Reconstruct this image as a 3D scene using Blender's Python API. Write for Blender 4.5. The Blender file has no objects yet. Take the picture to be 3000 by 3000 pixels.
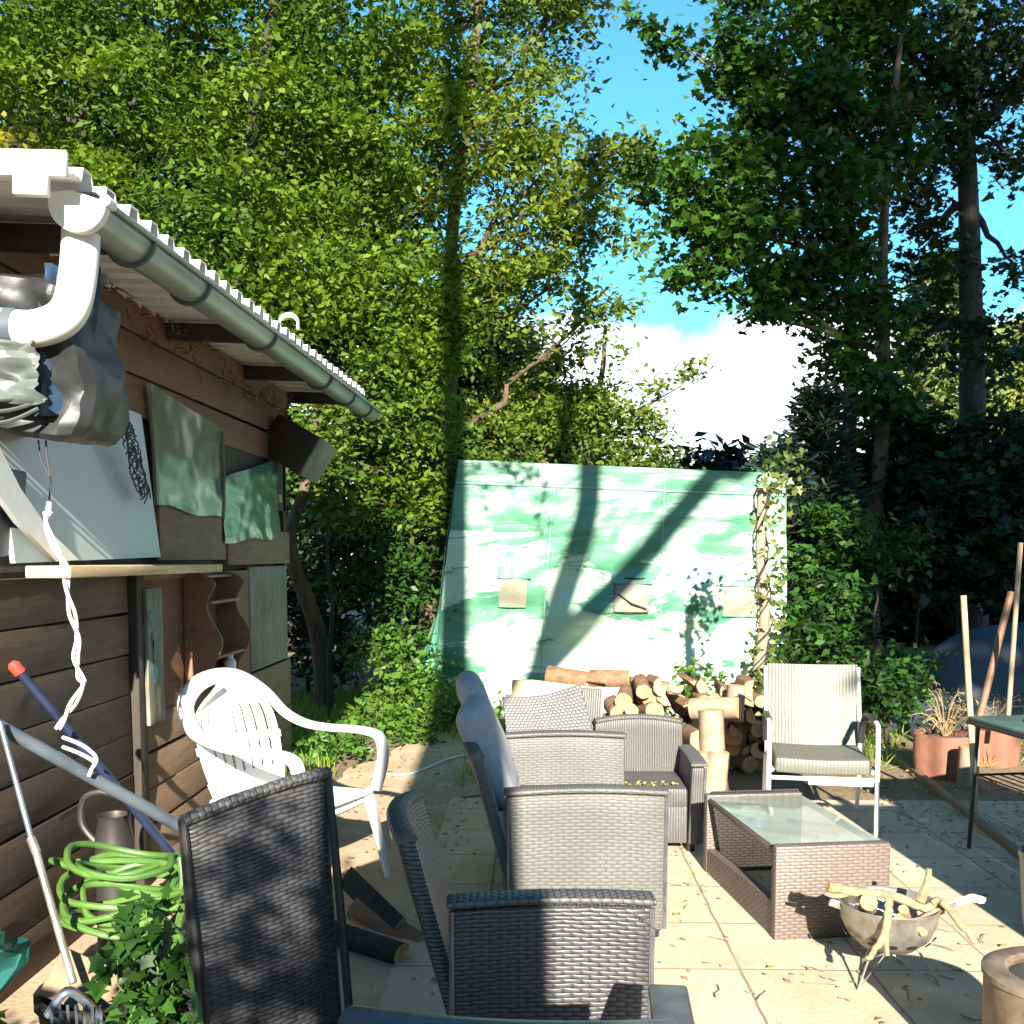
import bpy, bmesh, math, random
import numpy as np
from mathutils import Vector, Matrix, Euler, noise as mnoise
R = math.radians
random.seed(7)
rng = np.random.default_rng(11)
scene = bpy.context.scene
COL = scene.collection

# ------------------------------------------------------------------ camera, sky, sun, exposure
F, PX, PY = 3000.0, 1500.0, 1850.0          # focal length and principal point in photo pixels (3000 px frame)
cam_d = bpy.data.cameras.new("camera"); cam = bpy.data.objects.new("camera", cam_d); COL.objects.link(cam)
cam_d.sensor_width = 36; cam_d.lens = 36 * F / 3000; cam_d.shift_y = (PY - 1500) / 3000
cam_d.clip_end = 2000; cam_d.clip_start = 0.05
cam.location = (0, 0, 1.6)
cam.rotation_euler = (R(90) - math.atan((PY - 1630) / F), 0, math.atan(70 / F))
scene.camera = cam
CR = cam.rotation_euler.to_matrix(); CO = Vector((0, 0, 1.6))
def ray(px, py): return CR @ Vector(((px - PX) / F, (PY - py) / F, -1))
def at(px, py, y):      # photo pixel at world distance y
    d = ray(px, py); return CO + d * (y / d.y)
def gz(px, py, z=0.0):  # photo pixel on a level plane
    d = ray(px, py); return CO + d * ((z - CO.z) / d.z)
def wx(px, py, x):      # photo pixel on an x = const plane
    d = ray(px, py); return CO + d * (x / d.x)

SUN_EL, SUN_AZ = 23.0, -4.0                  # elevation; heading in which the light travels, from +y
world = bpy.data.worlds.new("World"); scene.world = world; world.use_nodes = True
nt = world.node_tree; nt.nodes.clear()
wo = nt.nodes.new("ShaderNodeOutputWorld"); bg = nt.nodes.new("ShaderNodeBackground")
sky = nt.nodes.new("ShaderNodeTexSky"); sky.sky_type = 'NISHITA'; sky.sun_disc = False
sky.sun_elevation = R(SUN_EL); sky.sun_rotation = R(180 + SUN_AZ); sky.air_density = 1.0; sky.dust_density = 0.3; sky.ozone_density = 1.5
tint = nt.nodes.new("ShaderNodeMix"); tint.data_type = 'RGBA'; tint.blend_type = 'MULTIPLY'; tint.inputs[0].default_value = 1
tint.inputs[7].default_value = (0.62, 1.42, 1.75, 1)
tc = nt.nodes.new("ShaderNodeTexCoord"); mp = nt.nodes.new("ShaderNodeMapping"); mp.inputs['Scale'].default_value = (1, 1, 1.5)
mp.inputs['Location'].default_value = (0.35, 0.1, 0.0)
nz = nt.nodes.new("ShaderNodeTexNoise"); nz.inputs['Scale'].default_value = 7.0; nz.inputs['Detail'].default_value = 5
sx = nt.nodes.new("ShaderNodeSeparateXYZ")
el = nt.nodes.new("ShaderNodeMapRange"); el.inputs[1].default_value = 0.29; el.inputs[2].default_value = 0.17; el.inputs[3].default_value = -0.24; el.inputs[4].default_value = 0.22
ad = nt.nodes.new("ShaderNodeMath"); ad.operation = 'ADD'
cr = nt.nodes.new("ShaderNodeMapRange"); cr.inputs[1].default_value = 0.50; cr.inputs[2].default_value = 0.66
mx = nt.nodes.new("ShaderNodeMix"); mx.data_type = 'RGBA'; mx.inputs[7].default_value = (11, 11.6, 12, 1)
L = nt.links.new
L(tc.outputs['Generated'], mp.inputs[0]); L(mp.outputs[0], nz.inputs['Vector']); L(tc.outputs['Generated'], sx.inputs[0])
L(sx.outputs[2], el.inputs[0]); L(nz.outputs[0], ad.inputs[0]); L(el.outputs[0], ad.inputs[1]); L(ad.outputs[0], cr.inputs[0])
L(sky.outputs[0], tint.inputs[6]); L(tint.outputs[2], mx.inputs[6]); L(cr.outputs[0], mx.inputs[0]); L(mx.outputs[2], bg.inputs[0]); L(bg.outputs[0], wo.inputs[0])
bg.inputs[1].default_value = 0.05
sd = bpy.data.lights.new("sun", 'SUN'); so = bpy.data.objects.new("sun", sd); COL.objects.link(so)
sd.energy = 5.0; sd.angle = R(0.5); sd.color = (1.0, 0.93, 0.80)
SD = Vector((math.sin(R(SUN_AZ)) * math.cos(R(SUN_EL)), math.cos(R(SUN_AZ)) * math.cos(R(SUN_EL)), -math.sin(R(SUN_EL))))
so.rotation_euler = SD.to_track_quat('-Z', 'Y').to_euler()
vs = scene.view_settings; scene.display_settings.display_device = 'sRGB'
vs.view_transform = 'Standard'; vs.look = 'None'; vs.gamma = 1; vs.exposure = 1.95
try: vs.use_curve_mapping = False
except Exception: pass
scene.cycles.max_bounces = 6; scene.cycles.diffuse_bounces = 3; scene.cycles.transparent_max_bounces = 8
scene.cycles.use_denoising = True

# ------------------------------------------------------------------ helpers
def link(o, parent=None):
    COL.objects.link(o)
    if parent is not None: o.parent = parent
    return o
def tag(o, label=None, cat=None, group=None, kind=None):
    if label: o['label'] = label
    if cat: o['category'] = cat
    if group: o['group'] = group
    if kind: o['kind'] = kind
    return o
def thing(name, label, cat, loc=(0, 0, 0), rot=(0, 0, 0), group=None):
    o = bpy.data.objects.new(name, None); o.empty_display_size = .1; link(o)
    o.location = loc; o.rotation_euler = rot
    return tag(o, label, cat, group)
def obj(name, bm, m, parent=None, sharp=35):
    me = bpy.data.meshes.new(name); bm.normal_update(); bm.to_mesh(me); bm.free()
    me.materials.append(m)
    me.shade_smooth(); me.set_sharp_from_angle(angle=R(sharp))
    return link(bpy.data.objects.new(name, me), parent)
def BM(): return bmesh.new()
def uvl(bm): return bm.loops.layers.uv.verify()
def boxuv(bm, faces, uv):
    for f in faces:
        n = f.normal
        a = max(range(3), key=lambda k: abs(n[k]))
        for l in f.loops:
            c = l.vert.co
            l[uv].uv = (c.y, c.z) if a == 0 else ((c.x, c.z) if a == 1 else (c.x, c.y))
def rbox(bm, size, loc=(0, 0, 0), rot=None, bev=0.0, cuts=(0, 0, 0), deform=None, seg=2):
    t = bmesh.new(); uv = uvl(t)
    bmesh.ops.create_cube(t, size=1.0)
    bmesh.ops.scale(t, vec=size, verts=t.verts)
    if bev > 0: bmesh.ops.bevel(t, geom=list(t.edges), offset=min(bev, min(size) * .49), segments=seg, affect='EDGES', profile=.5)
    for k in range(3):
        n = cuts[k]
        for i in range(1, n + 1):
            co = [0, 0, 0]; no = [0, 0, 0]; co[k] = -size[k] / 2 + size[k] * i / (n + 1); no[k] = 1
            bmesh.ops.bisect_plane(t, geom=list(t.verts) + list(t.edges) + list(t.faces), plane_co=co, plane_no=no)
    t.normal_update(); boxuv(t, t.faces, uv)
    if deform:
        for v in t.verts: v.co = Vector(deform(v.co.x, v.co.y, v.co.z))
    M = Matrix.Translation(loc) @ (Euler(rot).to_matrix().to_4x4() if rot is not None else Matrix.Identity(4))
    bmesh.ops.transform(t, matrix=M, verts=t.verts)
    me = bpy.data.meshes.new("t"); t.to_mesh(me); t.free(); uvl(bm); bm.from_mesh(me); bpy.data.meshes.remove(me)
def tube(bm, pts, r, seg=8, flat=None, cap=True, closed=False):
    """r: number or list; flat: scale of the section along the section's second axis."""
    uv = uvl(bm); pts = [Vector(p) for p in pts]; n = len(pts)
    rs = r if isinstance(r, (list, tuple)) else [r] * n
    rings = []; nrm = None; acc = 0
    for i, p in enumerate(pts):
        if closed: t = (pts[(i + 1) % n] - pts[i - 1])
        else: t = (pts[min(i + 1, n - 1)] - pts[max(i - 1, 0)])
        t = t.normalized() if t.length > 1e-9 else Vector((0, 0, 1))
        if nrm is None:
            nrm = t.cross(Vector((0, 0, 1))) if abs(t.z) < .95 else t.cross(Vector((0, 1, 0)))
        nrm = (nrm - t * nrm.dot(t))
        nrm = nrm.normalized() if nrm.length > 1e-6 else t.orthogonal().normalized()
        b = t.cross(nrm)
        rings.append(([bm.verts.new(p + nrm * (math.cos(2 * math.pi * k / seg) * rs[i]) + b * (math.sin(2 * math.pi * k / seg) * rs[i] * (flat or 1))) for k in range(seg)], acc))
        if i < n - 1: acc += (pts[i + 1] - p).length
    rng_ = range(n) if closed else range(n - 1)
    for i in rng_:
        a, la = rings[i]; b_, lb = rings[(i + 1) % n]
        for k in range(seg):
            f = bm.faces.new((a[k], a[(k + 1) % seg], b_[(k + 1) % seg], b_[k]))
            for l, (u, v) in zip(f.loops, ((k, la), (k + 1, la), (k + 1, lb), (k, lb))): l[uv].uv = (u * rs[i] * 6.28 / seg, v)
    if cap and not closed:
        try:
            bm.faces.new(list(reversed(rings[0][0]))); bm.faces.new(rings[-1][0])
        except ValueError: pass
def spline(pts, n=8):
    pts = [Vector(p) for p in pts]; out = []
    P = [pts[0]] + pts + [pts[-1]]
    for i in range(1, len(P) - 2):
        for k in range(n):
            t = k / n; a, b, c, d = P[i - 1], P[i], P[i + 1], P[i + 2]
            out.append(.5 * ((2 * b) + (c - a) * t + (2 * a - 5 * b + 4 * c - d) * t * t + (3 * b - a - 3 * c + d) * t ** 3))
    out.append(pts[-1]); return out
def lathe(bm, prof, seg=24, loc=(0, 0, 0)):
    uv = uvl(bm); loc = Vector(loc); rings = []
    for r, z in prof: rings.append([bm.verts.new(loc + Vector((math.cos(2 * math.pi * k / seg) * r, math.sin(2 * math.pi * k / seg) * r, z))) for k in range(seg)])
    for i in range(len(rings) - 1):
        for k in range(seg):
            f = bm.faces.new((rings[i][k], rings[i][(k + 1) % seg], rings[i + 1][(k + 1) % seg], rings[i + 1][k]))
            for l, (u, v) in zip(f.loops, ((k, i), (k + 1, i), (k + 1, i + 1), (k, i + 1))): l[uv].uv = (u / seg, v / len(rings))
def prism(bm, poly, vec):
    """closed polygon (3-D points) extruded by vec."""
    uv = uvl(bm); vec = Vector(vec); a = [bm.verts.new(Vector(p)) for p in poly]; b = [bm.verts.new(Vector(p) + vec) for p in poly]; n = len(a)
    fs = [bm.faces.new(list(reversed(a))), bm.faces.new(b)]
    for k in range(n): fs.append(bm.faces.new((a[k], a[(k + 1) % n], b[(k + 1) % n], b[k])))
    bmesh.ops.recalc_face_normals(bm, faces=fs); boxuv(bm, fs, uv)
def sheet(bm, fn, nu, nv, thick=0.0):
    """grid surface fn(u,v) -> (point); uv in 0..1."""
    uv = uvl(bm); g = [[bm.verts.new(Vector(fn(i / nu, j / nv))) for i in range(nu + 1)] for j in range(nv + 1)]; fs = []
    for j in range(nv):
        for i in range(nu):
            f = bm.faces.new((g[j][i], g[j][i + 1], g[j + 1][i + 1], g[j + 1][i])); fs.append(f)
            for l, (a, b) in zip(f.loops, ((i, j), (i + 1, j), (i + 1, j + 1), (i, j + 1))): l[uv].uv = (a / nu, b / nv)
    if thick:
        bm.normal_update(); bmesh.ops.solidify(bm, geom=fs, thickness=thick)
def fbm(x, y=0, z=0, o=3): return mnoise.fractal(Vector((x, y, z)), 1.0, 2.0, o)

# ------------------------------------------------------------------ materials
def newmat(name):
    m = bpy.data.materials.new(name); m.use_nodes = True; n = m.node_tree; b = n.nodes["Principled BSDF"]; return m, n, b
def ramp(n, src, c0, c1, p0=.35, p1=.65):
    r = n.nodes.new("ShaderNodeValToRGB"); r.color_ramp.elements[0].position = p0; r.color_ramp.elements[1].position = p1
    r.color_ramp.elements[0].color = (*c0, 1); r.color_ramp.elements[1].color = (*c1, 1); n.links.new(src, r.inputs[0]); return r.outputs[0]
def tex(n, kind, scale, detail=4, coord='Object', sc=(1, 1, 1), rough=.6, distort=0, rot=(0, 0, 0)):
    t = n.nodes.new("ShaderNodeTexCoord"); mp = n.nodes.new("ShaderNodeMapping"); mp.inputs['Scale'].default_value = sc; mp.inputs['Rotation'].default_value = rot
    n.links.new(t.outputs[coord], mp.inputs[0]); x = n.nodes.new(kind); n.links.new(mp.outputs[0], x.inputs['Vector']); x.inputs['Scale'].default_value = scale
    if 'Detail' in x.inputs: x.inputs['Detail'].default_value = detail
    if 'Roughness' in x.inputs: x.inputs['Roughness'].default_value = rough
    if 'Distortion' in x.inputs: x.inputs['Distortion'].default_value = distort
    return x
def bump(n, b, src, strength=.3, dist=.01, prev=None):
    k = n.nodes.new("ShaderNodeBump"); k.inputs['Strength'].default_value = strength; k.inputs['Distance'].default_value = dist
    n.links.new(src, k.inputs['Height'])
    if prev is not None: n.links.new(prev, k.inputs['Normal'])
    n.links.new(k.outputs[0], b.inputs['Normal']); return k.outputs[0]
def mixc(n, fac, a, b, mode='MIX'):
    m = n.nodes.new("ShaderNodeMix"); m.data_type = 'RGBA'; m.blend_type = mode
    for idx, s in ((0, fac), (6, a), (7, b)):
        if hasattr(s, 'links'): n.links.new(s, m.inputs[idx])
        elif idx == 0: m.inputs[0].default_value = s
        else: m.inputs[idx].default_value = (*s, 1)
    return m.outputs[2]
def plain(name, c0, c1=None, rough=.6, scale=8, sc=(1, 1, 1), bs=.2, bd=.005, metal=0, detail=5, spec=.5, coord='Object'):
    m, n, b = newmat(name); c1 = c1 or tuple(x * .75 for x in c0)
    t = tex(n, "ShaderNodeTexNoise", scale, detail, coord, sc)
    n.links.new(ramp(n, t.outputs[0], c0, c1, .3, .7), b.inputs['Base Color'])
    b.inputs['Roughness'].default_value = rough; b.inputs['Metallic'].default_value = metal; b.inputs['Specular IOR Level'].default_value = spec
    if bs: bump(n, b, t.outputs[0], bs, bd)
    return m
def woodmat(name, c0, c1, sc=(1, 12, 12), scale=3, rough=.75, stain=None, bs=.35):
    m, n, b = newmat(name)
    t = tex(n, "ShaderNodeTexNoise", scale, 8, 'Object', sc, .65, .6)
    t2 = tex(n, "ShaderNodeTexNoise", 1.7, 4)
    c = ramp(n, t.outputs[0], c0, c1, .32, .68)
    c = mixc(n, ramp(n, t2.outputs[0], (0, 0, 0), (.6, .6, .6), .45, .7), c, stain or tuple(x * .5 for x in c1))
    n.links.new(c, b.inputs['Base Color']); b.inputs['Roughness'].default_value = rough
    bump(n, b, t.outputs[0], bs, .004); return m
def rattan(name, c_hi, c_lo, bw=.05, rh=.0115, rough=.5, mortar=.0022, strength=.9, offs=.5):
    """woven strands: rows of height rh that dip under and over with period bw, every other row shifted."""
    m, n, b = newmat(name); t = n.nodes.new("ShaderNodeTexCoord")
    nz = n.nodes.new("ShaderNodeTexNoise"); nz.inputs['Scale'].default_value = 11; nz.inputs['Detail'].default_value = 4
    n.links.new(t.outputs['UV'], nz.inputs['Vector'])
    off = n.nodes.new("ShaderNodeVectorMath"); off.operation = 'SCALE'; off.inputs['Scale'].default_value = .012
    n.links.new(nz.outputs['Color'], off.inputs[0]); add = n.nodes.new("ShaderNodeVectorMath"); add.operation = 'ADD'
    n.links.new(t.outputs['UV'], add.inputs[0]); n.links.new(off.outputs[0], add.inputs[1])
    sp_ = n.nodes.new("ShaderNodeSeparateXYZ"); n.links.new(add.outputs[0], sp_.inputs[0])
    def mt(op, a, b_=None, c=None):
        k = n.nodes.new("ShaderNodeMath"); k.operation = op
        for i, v in enumerate((a, b_, c)):
            if v is None: continue
            if hasattr(v, 'links'): n.links.new(v, k.inputs[i])
            else: k.inputs[i].default_value = v
        return k.outputs[0]
    row = mt('DIVIDE', sp_.outputs[1], rh); fl = mt('FLOOR', row); fr = mt('FRACT', row)
    A = mt('POWER', mt('SINE', mt('MULTIPLY', fr, math.pi)), .55)
    ph = mt('ADD', mt('MULTIPLY', sp_.outputs[0], 2 * math.pi / bw), mt('MULTIPLY', fl, math.pi * (1 if offs else 0)))
    B = mt('MULTIPLY_ADD', mt('COSINE', ph), .5, .5)
    H = mt('MULTIPLY', A, mt('MULTIPLY_ADD', mt('POWER', B, .45), .74, .26)) if offs else mt('MULTIPLY_ADD', mt('POWER', B, .5), .85, .15)
    big = tex(n, "ShaderNodeTexNoise", 3.0, 6); sm = tex(n, "ShaderNodeTexNoise", 60, 3, 'UV')
    c = mixc(n, ramp(n, big.outputs[0], (0, 0, 0), (.6, .6, .6), .42, .72), c_hi, tuple(min(1, x * 1.45 + .02) for x in c_hi))
    c = mixc(n, ramp(n, sm.outputs[0], (0, 0, 0), (.5, .5, .5), .4, .7), c, tuple(x * .6 for x in c_hi))
    c = mixc(n, ramp(n, H, (0, 0, 0), (1, 1, 1), .12, .62), c_lo, c)
    n.links.new(c, b.inputs['Base Color']); b.inputs['Roughness'].default_value = rough
    bump(n, b, H, strength, .004); return m
def leafmat(name, c0, c1, trans=.35, rough=.45):
    m, n, b = newmat(name)
    g = n.nodes.new("ShaderNodeNewGeometry")
    c = ramp(n, g.outputs['Random Per Island'], c0, c1, 0, 1)
    t = tex(n, "ShaderNodeTexNoise", .55, 3)
    c = mixc(n, ramp(n, t.outputs[0], (0, 0, 0), (.55, .55, .55), .42, .62), c, (c1[0] * 1.45, c1[1] * 1.15, c1[2] * .6))
    n.links.new(c, b.inputs['Base Color']); b.inputs['Roughness'].default_value = rough; b.inputs['Specular IOR Level'].default_value = .35
    tr = n.nodes.new("ShaderNodeBsdfTranslucent"); n.links.new(mixc(n, 1.0, c, (1.5, 1.7, .5), 'MULTIPLY'), tr.inputs[0])
    ms = n.nodes.new("ShaderNodeMixShader"); ms.inputs[0].default_value = trans; out = n.nodes["Material Output"]
    n.links.new(b.outputs[0], ms.inputs[1]); n.links.new(tr.outputs[0], ms.inputs[2]); n.links.new(ms.outputs[0], out.inputs[0]); return m

M = {}
M['white_plastic'] = plain('white_plastic', (.80, .79, .76), (.70, .68, .62), .38, 5, bs=.05)
M['white_paint'] = plain('white_paint', (.80, .80, .78), (.62, .61, .58), .5, 6, bs=.1)
M['pvc'] = plain('pvc', (.80, .80, .77), (.66, .66, .60), .35, 4, bs=.03)
M['zinc'] = plain('zinc', (.36, .37, .35), (.18, .20, .20), .45, 9, (1, .2, 1), bs=.08, metal=.6)
M['zinc_dark'] = plain('zinc_dark', (.16, .19, .20), (.09, .11, .12), .5, 12, metal=.4)
M['steel'] = plain('steel', (.42, .40, .36), (.20, .17, .13), .45, 14, bs=.15, metal=.7)
M['dark_metal'] = plain('dark_metal', (.03, .03, .03), (.05, .04, .035), .5, 14, metal=.4)
M['rust'] = plain('rust', (.30, .20, .14), (.16, .09, .06), .75, 9, bs=.3, metal=.2)
M['drum'] = plain('drum', (.26, .21, .15), (.10, .055, .032), .65, 11, bs=.2, metal=.3)
M['rattan_dark'] = rattan('rattan_dark', (.060, .058, .062), (.010, .010, .012), .052, .0125, .42)
M['rattan_fine'] = rattan('rattan_fine', (.100, .095, .086), (.055, .052, .048), .05, .014, .6, strength=.45)
M['rattan_rib'] = rattan('rattan_rib', (.085, .08, .076), (.042, .04, .038), .014, .05, mortar=.0018, strength=.6, offs=.0)
M['rattan_top'] = rattan('rattan_top', (.075, .073, .076), (.02, .02, .02), .03, .02, mortar=.003, strength=.8)
M['rattan_brown'] = rattan('rattan_brown', (.135, .103, .088), (.068, .049, .042), .045, .014, strength=.6)
M['edge_strip'] = plain('edge_strip', (.10, .10, .108), (.055, .055, .06), .35, 20, bs=.1)
M['sling'] = rattan('sling', (.120, .122, .095), (.085, .087, .067), .020, .9, mortar=.0028, strength=.35, offs=0)
M['cushion'] = plain('cushion', (.38, .37, .38), (.30, .29, .30), .9, 30, bs=.2, bd=.002)
M['shed_wood'] = woodmat('shed_wood', (.120, .068, .040), (.058, .033, .020), (12, 1, 12), stain=(.05, .045, .035))
M['tan_wood'] = woodmat('tan_wood', (.25, .16, .095), (.15, .095, .055), (10, 1.5, 10), stain=(.14, .08, .05))
M['ply_red'] = woodmat('ply_red', (.20, .095, .05), (.13, .06, .033), (5, 1, 14), stain=(.10, .05, .03))
M['mossy_wood'] = woodmat('mossy_wood', (.27, .27, .21), (.13, .13, .09), (10, 10, 1.4), scale=2.5, stain=(.05, .055, .04))
M['pale_wood'] = woodmat('pale_wood', (.62, .46, .26), (.50, .34, .17), (14, 1, 14), bs=.1)
M['dark_wood'] = woodmat('dark_wood', (.05, .036, .026), (.025, .018, .014), (10, 10, 1))
M['shelf_wood'] = plain('shelf_wood', (.22, .11, .06), (.15, .075, .042), .6, 6, (1, 1, 5), bs=.1)
M['bark'] = plain('bark', (.13, .085, .055), (.05, .035, .025), .9, 6, (3, 3, .7), bs=.9, bd=.03)
M['bark_dark'] = plain('bark_dark', (.045, .035, .028), (.02, .016, .013), .9, 6, (3, 3, .7), bs=.9, bd=.03)
M['bark_pale'] = plain('bark_pale', (.34, .26, .18), (.22, .15, .10), .85, 9, (2, 2, .6), bs=.5, bd=.01)
M['log_bark'] = plain('log_bark', (.27, .145, .075), (.10, .055, .03), .85, 14, bs=.7, bd=.01)
M['log_end'] = plain('log_end', (.52, .31, .14), (.34, .17, .07), .75, 12, bs=.3)
M['stick'] = plain('stick', (.36, .27, .145), (.17, .12, .065), .85, 28, bs=.8, bd=.006)
M['black_foil'] = plain('black_foil', (.015, .016, .018), (.03, .032, .034), .5, 5, bs=.3, bd=.02, spec=.5)
M['grey_foil'] = plain('grey_foil', (.20, .22, .20), (.06, .07, .065), .42, 2.5, bs=.3, bd=.02, spec=.6)
M['blue_foil'] = plain('blue_foil', (.02, .05, .10), (.012, .03, .06), .4, 5, bs=.3)
M['navy'] = plain('navy', (.018, .026, .06), (.01, .014, .035), .4, 12, bs=.05)
M['slate_pole'] = plain('slate_pole', (.10, .12, .14), (.045, .055, .07), .4, 5, bs=.05)
M['red'] = plain('red', (.45, .05, .03), (.35, .04, .03), .5, 12, bs=.05)
M['hose'] = plain('hose', (.085, .175, .03), (.045, .11, .02), .5, 9, bs=.05)
M['cable'] = plain('cable', (.72, .68, .72), (.6, .56, .6), .5, 12, bs=0)
M['cord_dark'] = plain('cord_dark', (.03, .03, .03), (.04, .04, .04), .5, 12, bs=0)
M['soil'] = plain('soil', (.10, .07, .045), (.045, .032, .02), .95, 22, bs=.8, bd=.03)
M['terracotta'] = plain('terracotta', (.26, .10, .06), (.16, .075, .048), .8, 9, bs=.25)
M['wicker'] = rattan('wicker', (.16, .09, .05), (.05, .03, .02), .03, .012)
M['green_metal'] = plain('green_metal', (.10, .17, .14), (.06, .11, .09), .4, 9, bs=.05)
M['cover'] = plain('cover', (.045, .06, .08), (.03, .04, .05), .55, 3, bs=.4, bd=.04)
M['green_bag'] = plain('green_bag', (.015, .10, .08), (.01, .06, .05), .4, 6, bs=.4, bd=.02)
M['nest'] = plain('nest', (.26, .10, .04), (.10, .05, .03), .95, 20, bs=.5)
M['leaf_left'] = leafmat('leaf_left', (.018, .062, .007), (.100, .170, .016), .30)
M['leaf_mid'] = leafmat('leaf_mid', (.035, .08, .012), (.125, .175, .026), .3)
M['leaf_maple'] = leafmat('leaf_maple', (.012, .042, .008), (.035, .10, .014), .22)
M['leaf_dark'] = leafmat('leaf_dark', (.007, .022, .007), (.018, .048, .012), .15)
M['leaf_bush'] = leafmat('leaf_bush', (.025, .075, .010), (.075, .17, .02), .25)
M['leaf_ivy'] = leafmat('leaf_ivy', (.035, .08, .018), (.13, .15, .04), .25)
M['leaf_gold'] = leafmat('leaf_gold', (.12, .15, .02), (.22, .21, .04), .35)
M['needle'] = leafmat('needle', (.008, .022, .014), (.018, .040, .022), .05)
M['needle_pale'] = leafmat('needle_pale', (.10, .15, .04), (.20, .24, .07), .3)
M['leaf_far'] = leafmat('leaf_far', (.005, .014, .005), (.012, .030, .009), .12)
M['grass'] = leafmat('grass', (.08, .17, .02), (.20, .30, .05), .3)
M['dry'] = leafmat('dry', (.30, .22, .10), (.46, .36, .18), .15)
M['litter'] = leafmat('litter', (.22, .12, .055), (.40, .26, .13), .1)

# ground, slabs
def ground_mat():
    m, n, b = newmat('ground_soil')
    t = tex(n, "ShaderNodeTexNoise", 1.3, 8); t2 = tex(n, "ShaderNodeTexNoise", 30, 6)
    c = ramp(n, t.outputs[0], (.22, .15, .09), (.11, .085, .045), .35, .65)
    c = mixc(n, ramp(n, t2.outputs[0], (0, 0, 0), (.7, .7, .7), .4, .7), c, (.30, .21, .13))
    n.links.new(c, b.inputs['Base Color']); b.inputs['Roughness'].default_value = .95; bump(n, b, t2.outputs[0], .7, .03); return m
def slab_mat():
    m, n, b = newmat('patio_slabs')
    t = n.nodes.new("ShaderNodeTexCoord"); mp_ = n.nodes.new("ShaderNodeMapping"); mp_.inputs['Location'].default_value = (-.30, .12, 0)
    nz_ = n.nodes.new("ShaderNodeTexNoise"); nz_.inputs['Scale'].default_value = 5; off = n.nodes.new("ShaderNodeVectorMath"); off.operation = 'SCALE'; off.inputs['Scale'].default_value = .02
    ad_ = n.nodes.new("ShaderNodeVectorMath"); ad_.operation = 'ADD'
    n.links.new(t.outputs['Object'], nz_.inputs['Vector']); n.links.new(nz_.outputs['Color'], off.inputs[0]); n.links.new(t.outputs['Object'], ad_.inputs[0]); n.links.new(off.outputs[0], ad_.inputs[1]); n.links.new(ad_.outputs[0], mp_.inputs[0])
    br = n.nodes.new("ShaderNodeTexBrick"); n.links.new(mp_.outputs[0], br.inputs['Vector']); br.offset = 0; br.inputs['Scale'].default_value = 1
    br.inputs['Brick Width'].default_value = .5; br.inputs['Row Height'].default_value = .5; br.inputs['Mortar Size'].default_value = .006; br.inputs['Mortar Smooth'].default_value = .4
    br.inputs['Color1'].default_value = (.56, .46, .33, 1); br.inputs['Color2'].default_value = (.49, .40, .285, 1); br.inputs['Mortar'].default_value = (.22, .16, .10, 1)
    a = tex(n, "ShaderNodeTexNoise", 2.2, 8, rough=.7); d = tex(n, "ShaderNodeTexNoise", 45, 5)
    c = mixc(n, ramp(n, a.outputs[0], (0, 0, 0), (.8, .8, .8), .42, .72), br.outputs['Color'], (.42, .30, .19))
    st = tex(n, "ShaderNodeTexNoise", .9, 10, rough=.75)
    c = mixc(n, ramp(n, d.outputs[0], (0, 0, 0), (.35, .35, .35), .5, .75), c, (.30, .21, .13))
    c = mixc(n, ramp(n, st.outputs[0], (0, 0, 0), (.75, .75, .75), .52, .66), c, (.36, .29, .17))
    n.links.new(c, b.inputs['Base Color']); b.inputs['Roughness'].default_value = .9
    inv = n.nodes.new("ShaderNodeMath"); inv.operation = 'SUBTRACT'; inv.inputs[0].default_value = 1; n.links.new(br.outputs['Fac'], inv.inputs[1])
    k = bump(n, b, inv.outputs[0], .5, .008); bump(n, b, d.outputs[0], .25, .006, k); return m
def path_mat():
    m, n, b = newmat('path_concrete')
    a = tex(n, "ShaderNodeTexNoise", 2.0, 8, rough=.7); d = tex(n, "ShaderNodeTexNoise", 50, 6)
    c = ramp(n, a.outputs[0], (.50, .38, .25), (.36, .25, .16), .35, .65)
    c = mixc(n, ramp(n, d.outputs[0], (0, 0, 0), (.5, .5, .5), .5, .75), c, (.22, .15, .09))
    n.links.new(c, b.inputs['Base Color']); b.inputs['Roughness'].default_value = .9; bump(n, b, d.outputs[0], .4, .01); return m
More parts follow.
